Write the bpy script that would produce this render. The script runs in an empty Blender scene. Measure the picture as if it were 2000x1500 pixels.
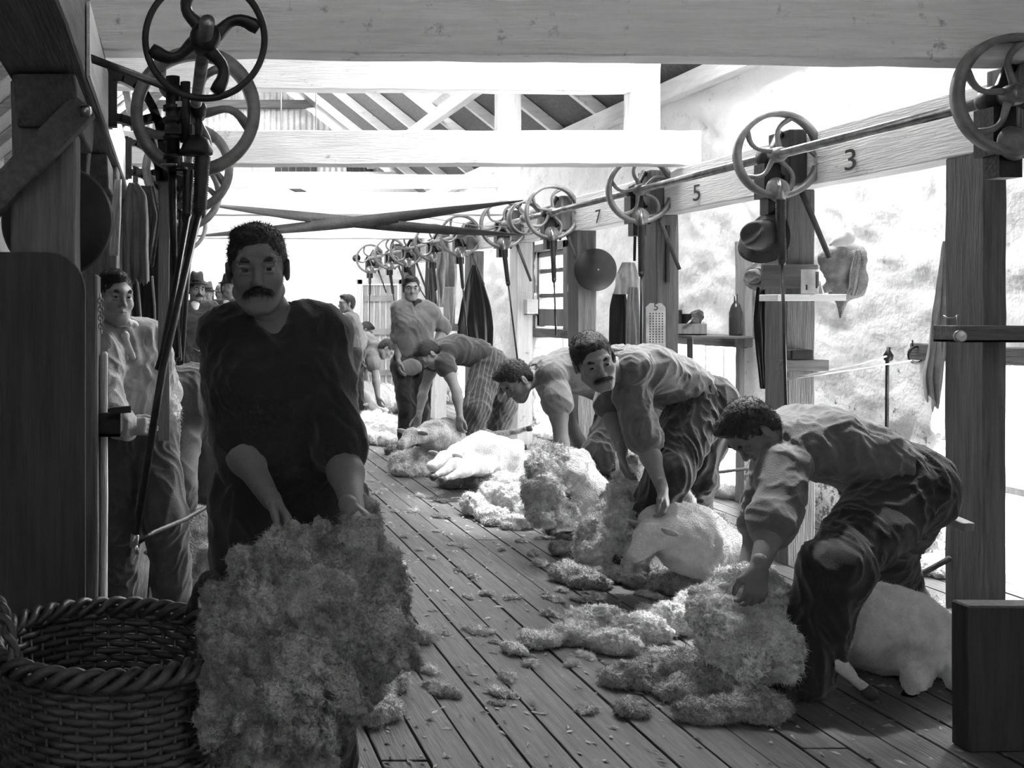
SKYS, SUNE, SUND, EXPO = 1.0, .22, (-.12, -.38, -1.0), 5.15
import bpy, math, random
import numpy as np
from mathutils import Vector, Matrix
R = random.Random(7)
S = bpy.context.scene
COL = S.collection
PI = math.pi
# ---------------------------------------------------------------- camera facts
CAMH, F, VX, VY = 1.45, 2000.0, 330.0, 605.0
def at(px, py, y):
    return np.array([(px-VX)/F*y, y, CAMH-(py-VY)/F*y])
def zat(py, y): return CAMH-(py-VY)/F*y
def xat(px, y): return (px-VX)/F*y
def V(*a): return np.array(a, float)
def unit(v):
    v = np.asarray(v, float); return v/(np.linalg.norm(v)+1e-12)
# ---------------------------------------------------------------- noise
_rs = np.random.RandomState(3)
_G = _rs.normal(size=(4096, 3)); _G /= np.linalg.norm(_G, axis=1)[:, None]
def _h(i, j, k, s):
    return ((i*73856093) ^ (j*19349663) ^ (k*83492791) ^ (s*2654435)) & 4095
def noise(P, seed=0):
    P = np.asarray(P, float); I = np.floor(P).astype(np.int64); f = P-I
    u = f*f*f*(f*(f*6-15)+10); out = 0
    for a in (0, 1):
        for b in (0, 1):
            for c in (0, 1):
                g = _G[_h(I[:, 0]+a, I[:, 1]+b, I[:, 2]+c, seed)]
                d = (g*(f-np.array([a, b, c]))).sum(1)
                w = (u[:, 0] if a else 1-u[:, 0])*(u[:, 1] if b else 1-u[:, 1])*(u[:, 2] if c else 1-u[:, 2])
                out = out+w*d
    return out
def fbm(P, sc, octv=3, seed=0, gain=.5):
    o = 0; a = 1
    for q in range(octv):
        o = o+a*noise(P*sc, seed+q); sc *= 2.03; a *= gain
    return o
def puff(P, sc, octv=3, seed=0, gain=.55):
    o = 0; a = 1
    for q in range(octv):
        o = o+a*np.abs(noise(P*sc, seed+q)); sc *= 2.1; a *= gain
    return o
# ---------------------------------------------------------------- distance field bodies
class SDF:
    def __init__(s): s.p = []
    def cap(s, a, b, ra, rb=None, k=.03, sub=False):
        s.p.append(('c', np.array(a, float), np.array(b, float), ra, ra if rb is None else rb, k, sub)); return s
    def chain(s, pts, rs, k=.03):
        for i in range(len(pts)-1): s.cap(pts[i], pts[i+1], rs[i], rs[i+1], k)
        return s
    def ell(s, c, r, ax=None, k=.03, sub=False):
        ax = np.eye(3) if ax is None else np.array(ax, float)
        s.p.append(('e', np.array(c, float), np.array(r, float), ax, None, k, sub)); return s
    def sph(s, c, r, k=.03, sub=False): return s.cap(c, c, r, r, k, sub)
    def mesh(s, h, floor=None):
        lo = np.array([1e9]*3); hi = -lo
        for q in s.p:
            if q[6]: continue
            if q[0] == 'c':
                m = max(q[3], q[4]); l, u = np.minimum(q[1], q[2])-m, np.maximum(q[1], q[2])+m
            else:
                m = np.sqrt(((q[3]*q[2][:, None])**2).sum(0)); l, u = q[1]-m, q[1]+m
            lo = np.minimum(lo, l); hi = np.maximum(hi, u)
        lo -= 3*h+.01; hi += 3*h+.01
        n = np.ceil((hi-lo)/h).astype(int)+1
        g = np.full(n, .5, np.float32)
        for q in s.p:
            k = q[5]; mg = k+3*h
            if q[0] == 'c':
                m = max(q[3], q[4])+mg; l, u = np.minimum(q[1], q[2])-m, np.maximum(q[1], q[2])+m
            else:
                m = np.sqrt(((q[3]*q[2][:, None])**2).sum(0))+mg; l, u = q[1]-m, q[1]+m
            i0 = np.maximum(0, np.floor((l-lo)/h).astype(int)); i1 = np.minimum(n, np.ceil((u-lo)/h).astype(int)+1)
            if (i1 <= i0).any(): continue
            X = (lo[0]+h*np.arange(i0[0], i1[0]))[:, None, None]
            Y = (lo[1]+h*np.arange(i0[1], i1[1]))[None, :, None]
            Z = (lo[2]+h*np.arange(i0[2], i1[2]))[None, None, :]
            if q[0] == 'c':
                a, b = q[1], q[2]; ab = b-a; L = (ab*ab).sum()
                dx, dy, dz = X-a[0], Y-a[1], Z-a[2]
                if L > 1e-12:
                    t = np.clip((dx*ab[0]+dy*ab[1]+dz*ab[2])/L, 0, 1)
                    d = np.sqrt((dx-t*ab[0])**2+(dy-t*ab[1])**2+(dz-t*ab[2])**2)-(q[3]+(q[4]-q[3])*t)
                else: d = np.sqrt(dx**2+dy**2+dz**2)-q[3]
            else:
                c, r, ax = q[1], q[2], q[3]
                dx, dy, dz = X-c[0], Y-c[1], Z-c[2]
                e = [(dx*ax[i][0]+dy*ax[i][1]+dz*ax[i][2])/r[i] for i in range(3)]
                k0 = np.sqrt(e[0]**2+e[1]**2+e[2]**2)+1e-9
                k1 = np.sqrt((e[0]/r[0])**2+(e[1]/r[1])**2+(e[2]/r[2])**2)+1e-9
                d = k0*(k0-1)/k1
            sl = tuple(slice(i0[i], i1[i]) for i in range(3)); o = g[sl]
            if q[6]: d = -d; hh = np.maximum(k-np.abs(o-d), 0)/k; g[sl] = np.maximum(o, d)+hh*hh*k*.25
            else: hh = np.maximum(k-np.abs(o-d), 0)/k; g[sl] = np.minimum(o, d)-hh*hh*k*.25
        if floor is not None:
            Z = lo[2]+h*np.arange(n[2]); g = np.maximum(g, (floor-Z)[None, None, :].astype(np.float32))
        return nets(g, lo, h)
def nets(g, lo, h):
    s = g < 0
    c = sum(s[i:s.shape[0]-1+i, j:s.shape[1]-1+j, k:s.shape[2]-1+k].astype(np.int8) for i in (0, 1) for j in (0, 1) for k in (0, 1))
    A = np.argwhere((c > 0) & (c < 8)); idx = np.full(c.shape, -1, np.int64); idx[A[:, 0], A[:, 1], A[:, 2]] = np.arange(len(A))
    acc = np.zeros((len(A), 3)); cnt = np.zeros(len(A))
    cs = [(i, j, k) for i in (0, 1) for j in (0, 1) for k in (0, 1)]
    for p in cs:
        for ax in range(3):
            if p[ax]: continue
            q = list(p); q[ax] = 1
            va = g[A[:, 0]+p[0], A[:, 1]+p[1], A[:, 2]+p[2]]; vb = g[A[:, 0]+q[0], A[:, 1]+q[1], A[:, 2]+q[2]]
            m = (va < 0) != (vb < 0); t = np.where(m, va/(va-vb+1e-12), 0)
            pos = np.tile(np.array(p, float), (len(A), 1)); pos[:, ax] += t
            acc[m] += pos[m]; cnt[m] += 1
    verts = lo+h*(A+acc/np.maximum(cnt, 1)[:, None])
    F_ = []
    for ax in range(3):
        b, d = [(1, 2), (2, 0), (0, 1)][ax]
        sa = np.swapaxes
        lo_s = [slice(None)]*3; hi_s = [slice(None)]*3; lo_s[ax] = slice(0, -1); hi_s[ax] = slice(1, None)
        E = np.argwhere(s[tuple(lo_s)] != s[tuple(hi_s)])
        E = E[(E[:, b] > 0) & (E[:, d] > 0) & (E[:, b] < c.shape[b]) & (E[:, d] < c.shape[d])]
        def at_(ob, od):
            q = E.copy(); q[:, b] -= ob; q[:, d] -= od; return idx[q[:, 0], q[:, 1], q[:, 2]]
        Q = np.stack([at_(1, 1), at_(0, 1), at_(0, 0), at_(1, 0)], 1)
        fl = ~s[tuple(lo_s)][E[:, 0], E[:, 1], E[:, 2]]; Q[fl] = Q[fl][:, ::-1]
        F_.append(Q)
    return verts, np.concatenate(F_)
def normals(v, f):
    n = np.cross(v[f[:, 2]]-v[f[:, 0]], v[f[:, 3]]-v[f[:, 1]]); o = np.zeros_like(v)
    for i in range(4): np.add.at(o, f[:, i], n)
    return o/(np.linalg.norm(o, axis=1)[:, None]+1e-12)
def relax(v, f, it=1, w=.5):
    for _ in range(it):
        a = np.zeros_like(v); c = np.zeros(len(v))
        for i in range(4):
            for o in (1, 3):
                np.add.at(a, f[:, i], v[f[:, (i+o) % 4]]); np.add.at(c, f[:, i], 1)
        v = v*(1-w)+w*a/np.maximum(c, 1)[:, None]
    return v
# ---------------------------------------------------------------- mesh objects
def mk(name, v, f, mat=None, parent=None, smooth=True):
    me = bpy.data.meshes.new(name)
    v = np.asarray(v, np.float32)
    if isinstance(f, np.ndarray) and f.ndim == 2:
        k = f.shape[1]; n = len(f)
        me.vertices.add(len(v)); me.vertices.foreach_set('co', v.ravel())
        me.loops.add(n*k); me.loops.foreach_set('vertex_index', f.astype(np.int32).ravel())
        me.polygons.add(n); me.polygons.foreach_set('loop_start', np.arange(0, n*k, k, dtype=np.int32))
        me.update(calc_edges=True); me.validate()
    else:
        me.from_pydata(v.tolist(), [], [list(map(int, q)) for q in f]); me.update()
    me.polygons.foreach_set('use_smooth', np.full(len(me.polygons), smooth))
    o = bpy.data.objects.new(name, me); COL.objects.link(o)
    if mat: me.materials.append(mat)
    if parent: par(o, parent)
    return o
def par(o, p):
    o.parent = p; o.matrix_parent_inverse = Matrix.Translation(-Vector(p.location)) if p.type == 'EMPTY' else Matrix.Translation(-Vector(p.location))
    return o
def tag(o, label, cat, group=None, kind=None):
    if label: o['label'] = label
    if cat: o['category'] = cat
    if group: o['group'] = group
    if kind: o['kind'] = kind
    return o
def thing(name, label, cat, loc, group=None):
    o = bpy.data.objects.new(name, None); COL.objects.link(o); o.location = Vector([float(q) for q in loc]); o.empty_display_size = .1
    return tag(o, label, cat, group)
class MB:
    """collects plain shapes into one mesh"""
    def __init__(s): s.v = []; s.f = []; s.sm = []
    def add(s, v, f, sm=False):
        n = len(s.v); s.v += [tuple(map(float, q)) for q in v]; s.f += [tuple(i+n for i in q) for q in f]; s.sm += [sm]*len(f); return s
    def box(s, a, b, bev=0):
        x0, y0, z0 = a; x1, y1, z1 = b
        return s.hexa([(x0, y0, z0), (x1, y0, z0), (x1, y1, z0), (x0, y1, z0), (x0, y0, z1), (x1, y0, z1), (x1, y1, z1), (x0, y1, z1)])
    def hexa(s, p): return s.add(p, [(0, 3, 2, 1), (4, 5, 6, 7), (0, 1, 5, 4), (1, 2, 6, 5), (2, 3, 7, 6), (3, 0, 4, 7)])
    def bar(s, a, b, w, t, up=(0, 0, 1)):
        a, b = np.array(a, float), np.array(b, float); d = unit(b-a); x = unit(np.cross(d, up)); z = np.cross(x, d)
        x *= w/2; z *= t/2
        return s.hexa([a-x-z, a+x-z, b+x-z, b-x-z, a-x+z, a+x+z, b+x+z, b-x+z])
    def tube(s, pts, r, n=10, closed=False, cap=True):
        pts = [np.array(p, float) for p in pts]; m = len(pts); rs = r if hasattr(r, '__len__') else [r]*m
        ref = V(0, 0, 1) if abs(unit(pts[1]-pts[0])[2]) < .9 else V(1, 0, 0); v = []
        for i in range(m):
            if closed: d = unit(pts[(i+1) % m]-pts[i-1])
            else: d = unit(pts[min(i+1, m-1)]-pts[max(i-1, 0)])
            x = unit(np.cross(ref, d)); ref = unit(np.cross(d, x)); 
            for q in range(n):
                t = 2*PI*q/n; v.append(pts[i]+rs[i]*(math.cos(t)*x+math.sin(t)*ref))
        f = [(i*n+q, i*n+(q+1) % n, ((i+1) % m)*n+(q+1) % n, ((i+1) % m)*n+q) for i in range(m if closed else m-1) for q in range(n)]
        if cap and not closed: f += [tuple(range(n))[::-1], tuple((m-1)*n+q for q in range(n))]
        return s.add(v, f, True)
    def lathe(s, c, prof, axis=(0, 0, 1), n=32, closed=False):
        c = np.array(c, float); z = unit(axis); x = unit(np.cross(z, V(0, 0, 1) if abs(z[2]) < .9 else V(1, 0, 0))); y = np.cross(z, x); v = []
        for r, h in prof:
            for q in range(n):
                t = 2*PI*q/n; v.append(c+h*z+r*(math.cos(t)*x+math.sin(t)*y))
        m = len(prof)
        f = [(i*n+q, i*n+(q+1) % n, ((i+1) % m)*n+(q+1) % n, ((i+1) % m)*n+q) for i in range(m if closed else m-1) for q in range(n)]
        if not closed: f += [tuple(range(n))[::-1], tuple((m-1)*n+q for q in range(n))]
        return s.add(v, f, True)
    def prism(s, pts, d):
        """flat outline (3d points) pushed along d"""
        n = len(pts); d = np.array(d, float); a = [np.array(p, float) for p in pts]
        v = a+[p+d for p in a]; f = [tuple(range(n))[::-1], tuple(range(n, 2*n))]+[(i, (i+1) % n, (i+1) % n+n, i+n) for i in range(n)]
        return s.add(v, f)
    def build(s, name, mat=None, parent=None, bev=0):
        o = mk(name, s.v, s.f, mat, parent, False)
        o.data.polygons.foreach_set('use_smooth', s.sm)
        if bev:
            m = o.modifiers.new('b', 'BEVEL'); m.width = bev; m.segments = 2; m.limit_method = 'ANGLE'
        return o
def rough_box(a, b, step=.12, amp=.004, seed=0):
    """a timber: subdivided box with uneven faces, returns verts, quads"""
    a, b = np.array(a, float), np.array(b, float); L = b-a; n = np.maximum(1, np.round(L/step)).astype(int); v = {}; vs = []; fs = []
    def vid(i, j, k):
        q = (i, j, k)
        if q not in v: v[q] = len(vs); vs.append(a+L*np.array([i/n[0], j/n[1], k/n[2]]))
        return v[q]
    for ax in range(3):
        p, q = (ax+1) % 3, (ax+2) % 3
        for side in (0, n[ax]):
            for i in range(n[p]):
                for j in range(n[q]):
                    def ix(di, dj):
                        t = [0, 0, 0]; t[ax] = side; t[p] = i+di; t[q] = j+dj; return vid(*t)
                    quad = (ix(0, 0), ix(1, 0), ix(1, 1), ix(0, 1)); fs.append(quad if side else quad[::-1])
    vs = np.array(vs); off = np.stack([fbm(vs+17*i, 3, 3, seed+i) for i in range(3)], 1)*amp*2
    return vs+off, fs
def timber(name, a, b, mat, label=None, cat=None, group=None, kind=None, parent=None, step=.12, amp=.004, bev=.006):
    v, f = rough_box(a, b, step, amp, R.randrange(999)); o = mk(name, v, f, mat, parent, False)
    if bev:
        m = o.modifiers.new('b', 'BEVEL'); m.width = bev; m.segments = 1; m.limit_method = 'ANGLE'; m.angle_limit = .8
    return tag(o, label, cat, group, kind)
def strands(v, f, n, L, w, seed=0, mask=None, droop=0, curl=.6):
    """thin tapered fibres rooted on a surface (quads), joined to it as real geometry"""
    rs = np.random.RandomState(seed); N = normals(v, f)
    fi = np.arange(len(f))
    if mask is not None: fi = fi[mask(v[f].mean(1))]
    if len(fi) == 0: return np.zeros((0, 3)), np.zeros((0, 4), int)
    pick = fi[rs.randint(0, len(fi), n)]; w4 = rs.dirichlet([1]*4, n)
    P = (v[f[pick]]*w4[:, :, None]).sum(1); D = N[f[pick, 0]]+rs.normal(size=(n, 3))*curl; D /= np.linalg.norm(D, axis=1)[:, None]
    ln = L*(.4+rs.rand(n))[:, None]; side = np.cross(D, rs.normal(size=(n, 3))); side /= np.linalg.norm(side, axis=1)[:, None]; side *= w
    bend = rs.normal(size=(n, 3))*curl*.5; bend[:, 2] -= droop
    P1 = P+D*ln*.55; P2 = P+D*ln+bend*ln*.6
    vv = np.concatenate([P-side-D*.004, P+side-D*.004, P1-side*.8, P1+side*.8, P2-side*.15, P2+side*.15])
    i = np.arange(n); ff = np.concatenate([np.stack([i, i+n, i+3*n, i+2*n], 1), np.stack([i+2*n, i+3*n, i+5*n, i+4*n], 1)])
    return vv, ff
# ---------------------------------------------------------------- materials (all grey: the photograph is black and white)
MATS = {}
def mat(name, v, rough=.8, bump=0, bsc=40, var=0, vsc=3, metal=0, stretch=(1, 1, 1), v2=None, spec=.3, sheen=0, trans=0, sss=0):
    if name in MATS: return MATS[name]
    m = bpy.data.materials.new(name); m.use_nodes = True; nt = m.node_tree; b = nt.nodes['Principled BSDF']; L = nt.links.new
    b.inputs['Roughness'].default_value = rough; b.inputs['Metallic'].default_value = metal; b.inputs['Specular IOR Level'].default_value = spec
    b.inputs['Base Color'].default_value = (v, v, v, 1)
    if sheen: b.inputs['Sheen Weight'].default_value = sheen; b.inputs['Sheen Roughness'].default_value = .5
    tc = nt.nodes.new('ShaderNodeTexCoord'); mp = nt.nodes.new('ShaderNodeMapping'); L(tc.outputs['Object'], mp.inputs[0]); mp.inputs['Scale'].default_value = stretch
    if var:
        n = nt.nodes.new('ShaderNodeTexNoise'); n.inputs['Scale'].default_value = vsc; n.inputs['Detail'].default_value = 8; n.inputs['Roughness'].default_value = .65; L(mp.outputs[0], n.inputs[0])
        r = nt.nodes.new('ShaderNodeValToRGB'); lo = max(0, v*(1-var)); hi = v*(1+var) if v2 is None else v2
        r.color_ramp.elements[0].position = .35; r.color_ramp.elements[0].color = (lo, lo, lo, 1); r.color_ramp.elements[1].position = .65; r.color_ramp.elements[1].color = (hi, hi, hi, 1)
        L(n.outputs[0], r.inputs[0]); L(r.outputs[0], b.inputs['Base Color'])
    if bump:
        n = nt.nodes.new('ShaderNodeTexNoise'); n.inputs['Scale'].default_value = bsc; n.inputs['Detail'].default_value = 6; L(mp.outputs[0], n.inputs[0])
        u = nt.nodes.new('ShaderNodeBump'); u.inputs['Strength'].default_value = bump; u.inputs['Distance'].default_value = .02; L(n.outputs[0], u.inputs['Height']); L(u.outputs[0], b.inputs['Normal'])
    MATS[name] = m; return m
def woodmat(name, lo, hi, axis, wear=.0, rough=.75, sc=4):
    """grain runs along axis; optional whitewash flaking"""
    if name in MATS: return MATS[name]
    st = [9, 9, 9]; st[axis] = .6
    m = mat(name, (lo+hi)/2, rough, .35, 14, .001, 1, stretch=tuple(st)); nt = m.node_tree; L = nt.links.new; b = nt.nodes['Principled BSDF']
    mp = [n for n in nt.nodes if n.type == 'MAPPING'][0]; r = [n for n in nt.nodes if n.type == 'VALTORGB'][0]; n = [x for x in nt.nodes if x.type == 'TEX_NOISE'][0]
    n.inputs['Scale'].default_value = sc; r.color_ramp.elements[0].color = (lo, lo, lo, 1); r.color_ramp.elements[1].color = (hi, hi, hi, 1)
    if wear:
        tc = [x for x in nt.nodes if x.type == 'TEX_COORD'][0]
        n2 = nt.nodes.new('ShaderNodeTexNoise'); n2.inputs['Scale'].default_value = 9; n2.inputs['Detail'].default_value = 10; n2.inputs['Roughness'].default_value = .75; L(tc.outputs['Object'], n2.inputs[0])
        r2 = nt.nodes.new('ShaderNodeValToRGB'); r2.color_ramp.elements[0].position = .60; r2.color_ramp.elements[1].position = .68
        L(n2.outputs[0], r2.inputs[0]); mx = nt.nodes.new('ShaderNodeMix'); mx.data_type = 'RGBA'
        L(r2.outputs[0], mx.inputs[0]); L(r.outputs[0], mx.inputs[6]); mx.inputs[7].default_value = (wear, wear, wear, 1); L(mx.outputs[2], b.inputs['Base Color'])
    return m
# ---------------------------------------------------------------- materials
WHITE = woodmat('whitewashed_timber_x', .78, .9, 0, wear=.45); WHITEY = woodmat('whitewashed_timber_y', .72, .88, 1, wear=.4); WHITEZ = woodmat('whitewashed_timber_z', .7, .86, 2, wear=.4)
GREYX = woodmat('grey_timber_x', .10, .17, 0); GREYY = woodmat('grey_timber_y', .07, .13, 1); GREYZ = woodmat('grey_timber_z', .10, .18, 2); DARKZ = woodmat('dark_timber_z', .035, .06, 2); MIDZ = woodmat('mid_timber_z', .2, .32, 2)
FLOORM = woodmat('worn_floorboards', .06, .12, 1, wear=.17, rough=.6, sc=5)
IRON = mat('black_iron', .035, .42, .15, 60, .4, 8, metal=.6, spec=.5); STEEL = mat('worn_steel', .35, .3, .1, 80, .4, 12, metal=.9); RIM = mat('friction_wheel_rim', .24, .5, .12, 70, .35, 9, metal=.4)
LEATHER = mat('dark_leather_belt', .045, .6, .3, 50, .3, 6)
STONE = mat('limewashed_stone', .82, .95, .5, 22, .001, 3.2, v2=.9)
def _stone():
    nt = STONE.node_tree; L = nt.links.new; b = nt.nodes['Principled BSDF']; r = [n for n in nt.nodes if n.type == 'VALTORGB'][0]; n = [x for x in nt.nodes if x.type == 'TEX_NOISE'][0]
    n.inputs['Scale'].default_value = 6; n.inputs['Detail'].default_value = 12; n.inputs['Roughness'].default_value = .8
    r.color_ramp.elements[0].position = .28; r.color_ramp.elements[0].color = (.22, .22, .22, 1); r.color_ramp.elements[1].position = .42; r.color_ramp.elements[1].color = (.84, .84, .84, 1)
    tc = [x for x in nt.nodes if x.type == 'TEX_COORD'][0]; sp = nt.nodes.new('ShaderNodeSeparateXYZ'); L(tc.outputs['Object'], sp.inputs[0])
    # grime rubbed on by the sheep below about a metre: flakes, densest low down
    mr = nt.nodes.new('ShaderNodeMapRange'); mr.inputs[1].default_value = .1; mr.inputs[2].default_value = 1.25; mr.inputs[3].default_value = .13; mr.inputs[4].default_value = 0; L(sp.outputs[2], mr.inputs[0])
    n2 = nt.nodes.new('ShaderNodeTexNoise'); n2.inputs['Scale'].default_value = 16; n2.inputs['Detail'].default_value = 12; n2.inputs['Roughness'].default_value = .8; L(tc.outputs['Object'], n2.inputs[0])
    ad = nt.nodes.new('ShaderNodeMath'); ad.operation = 'ADD'; L(n2.outputs[0], ad.inputs[0]); L(mr.outputs[0], ad.inputs[1])
    r2 = nt.nodes.new('ShaderNodeValToRGB'); r2.color_ramp.elements[0].position = .62; r2.color_ramp.elements[1].position = .68; L(ad.outputs[0], r2.inputs[0])
    mx = nt.nodes.new('ShaderNodeMix'); mx.data_type = 'RGBA'; L(r2.outputs[0], mx.inputs[0]); L(r.outputs[0], mx.inputs[6]); mx.inputs[7].default_value = (.16, .16, .16, 1); L(mx.outputs[2], b.inputs['Base Color'])
_stone()
CORR = mat('corrugated_iron', .5, .5, .1, 30, .25, 5, metal=.0); ROOFM = woodmat('roof_boards', .12, .2, 0); OUT = mat('pale_dusty_ground', .6, .9)
def struct(o): o['kind'] = 'structure'; return o
XR, XL, YB, YF, EAVE, SL, RX = 4.4, -2.2, 18.0, -1.2, 3.4, .8, 1.1
def roofz(x): return EAVE+SL*(XR-x) if x > RX else EAVE+SL*(XR-RX)-SL*(RX-x)
# ---------------------------------------------------------------- floor: boards in one surface
def floor():
    m = MB(); x = XL-.1; i = 0; vs = []; fs = []
    while x < XR+.1:
        w = .157; y = YF-R.random()*3
        while y < YB:
            L = 4.2+R.random()*1.5; y1 = min(y+L, YB+.1); z = R.uniform(-.002, .002); t = R.uniform(-.0015, .0015)
            m.hexa([(x, y, -.04), (x+w-.009, y, -.04), (x+w-.009, y1-.005, -.04), (x, y1-.005, -.04), (x, y, z), (x+w-.009, y, z+t), (x+w-.009, y1-.005, z+t), (x, y1-.005, z)])
            y = y1
        x += w
    m.box((XL-.1, YF-.1, -.09), (XR+.1, YB+.1, -.05))
    struct(m.build('floor', FLOORM, bev=.003))
floor()
# ---------------------------------------------------------------- stone walls with openings
def stone_wall(name, axis, pos, u0, u1, z0, z1, holes, out, step=.045, amp=.022, seed=0, mat_=STONE, top=None):
    nu, nz = int(round((u1-u0)/step)), int(round((z1-z0)/step)); U = np.linspace(u0, u1, nu+1); Z = np.linspace(z0, z1, nz+1)
    P = np.zeros(((nu+1)*(nz+1), 3)); uu, zz = np.meshgrid(U, Z, indexing='ij'); P[:, 1-axis] = uu.ravel(); P[:, 2] = zz.ravel(); P[:, axis] = pos
    Q = P*np.array([1, 1, 1.6]); d = puff(Q, 2.2, 3, seed)*amp*3.2+fbm(P, 14, 3, seed+5)*.006; e = np.abs(noise(Q*1.7, seed+9)); d -= amp*.8*np.exp(-(e/.04)**2)
    sgn = -np.sign(out); P[:, axis] += sgn*(d-amp)
    cu = (U[:-1]+U[1:])/2; cz = (Z[:-1]+Z[1:])/2; keep = np.ones((nu, nz), bool)
    jag = noise(np.stack([np.zeros(nz), cz*5, cz*0+seed], 1))*.05
    for (a, b, c, d_) in holes: keep &= ~(((cu[:, None]-jag[None]) > a) & ((cu[:, None]-jag[None]) < b) & (cz[None] > c) & (cz[None] < d_))
    if top is not None: keep &= cz[None] < top(cu)[:, None]
    vid = lambda i, j: i*(nz+1)+j
    vs = [P, P.copy()]; vs[1][:, axis] = pos+out; N = len(P); fs = []
    I, J = np.nonzero(keep); a, b, c, d = vid(I, J), vid(I+1, J), vid(I+1, J+1), vid(I, J+1)
    q = np.stack([a, b, c, d], 1); fs += [q, q[:, ::-1]+N]
    kp = np.pad(keep, 1)
    for (di, dj, p0, p1) in ((-1, 0, (0, 0), (0, 1)), (1, 0, (1, 0), (1, 1)), (0, -1, (0, 0), (1, 0)), (0, 1, (0, 1), (1, 1))):
        m = ~kp[I+1+di, J+1+dj]; e0 = vid(I[m]+p0[0], J[m]+p0[1]); e1 = vid(I[m]+p1[0], J[m]+p1[1]); fs.append(np.stack([e0, e1, e1+N, e0+N], 1))
    V_ = np.concatenate(vs); F__ = np.concatenate(fs); used = np.unique(F__); mp = np.full(len(V_), -1); mp[used] = np.arange(len(used))
    return struct(mk(name, V_[used], mp[F__], mat_, None, True))
HR = [(4.9, 5.9, -1, 1.17), (7.93, 9.12, -1, 1.17), (11.3, 12.35, -1, 1.14), (11.35, 12.3, 1.26, 2.14), (14.5, 15.6, -1, 1.15)]
stone_wall('wall_right', 0, XR, YF, YB, -.05, EAVE, HR, .38, seed=2)
stone_wall('wall_back', 1, YB, XL, XR, -.05, 3.86, [(3.38, 4.04, -1, 1.91)], .38, seed=5, step=.06, amp=.014)
PL = mat('dark_board_wall', .12, .85, .3, 20, .3, 4)
struct(MB().box((XL-.1, YF, 0), (XL, YB, roofz(XL))).build('wall_left', PL))
_w = MB(); _w.add([(XL, YF-.1, 0), (XR, YF-.1, 0), (XR, YF-.1, EAVE), (RX, YF-.1, roofz(RX)), (XL, YF-.1, roofz(XL))], [(0, 1, 2, 3, 4)]); struct(_w.build('wall_front', PL))
# outside ground seen through the openings
struct(MB().box((XR+.3, -6, -.8), (40, 40, -.7)).build('ground', OUT))
struct(MB().box((-12, YB+.4, -.8), (XR+.3, 40, -.7)).build('ground', OUT))
# door at the back
def door():
    d = MB(); n = 6; x0, x1 = 3.4, 4.02
    for i in range(n):
        a = x0+(x1-x0)*i/n; d.box((a+.003, YB-.01, .02), (a+(x1-x0)/n-.003, YB+.03, 1.89))
    o = struct(d.build('door_1', mat('weathered_grey_door', .5, .8, .3, 20, .25, 5, stretch=(6, 6, .6)), bev=.003))
    l = MB()
    for z in (.3, 1.02, 1.6): l.box((x0+.03, YB-.035, z), (x1-.03, YB-.012, z+.1))
    l.build('door_ledge', mat('door_ledge_wood', .42, .8, .3, 20, .2, 5), o)
    h = MB().tube([(x0+.06, YB-.03, 1.0), (x0+.06, YB-.06, 1.02), (x0+.06, YB-.06, 1.1), (x0+.06, YB-.03, 1.12)], .008); h.build('door_handle', IRON, o)
    f = MB().box((x0-.09, YB-.05, 0), (x0-.01, YB+.05, 1.98)).box((x1+.01, YB-.05, 0), (x1+.09, YB+.05, 1.98)).box((x0-.09, YB-.05, 1.9), (x1+.09, YB+.052, 1.99))
    struct(f.build('trim_1', WHITEZ, bev=.004))
door()
# corrugated gable above the back wall with its batten and louvres
def gable():
    n = 520; xs = np.linspace(XL, XR, n); v = []; f = []
    for i, x in enumerate(xs):
        y = YB+.02+.018*math.sin(x*2*PI/.105); zt = roofz(x); v += [(x, y, 3.82), (x, y, max(3.83, zt))]
    f = [(2*i, 2*i+2, 2*i+3, 2*i+1) for i in range(n-1)]
    g = struct(mk('wall_gable', v, f, CORR)); 
    struct(MB().box((-1.6, YB-.11, 4.98), (3.2, YB-.01, 5.12)).build('trim_2', GREYX, bev=.004))
    struct(MB().box((XL, YB-.12, 3.74), (XR, YB-.02, 3.86)).build('trim_3', WHITE, bev=.004))
    for x0, x1 in ((1.86, 2.62), (3.12, 3.6)):
        l = MB()
        for q in range(6):
            a = x0+(x1-x0)*q/6; l.box((a, YB-.03, 3.88), (a+(x1-x0)/6-.02, YB-.005, 3.99))
        struct(l.build('window_3', DARKZ))
gable()
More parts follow.
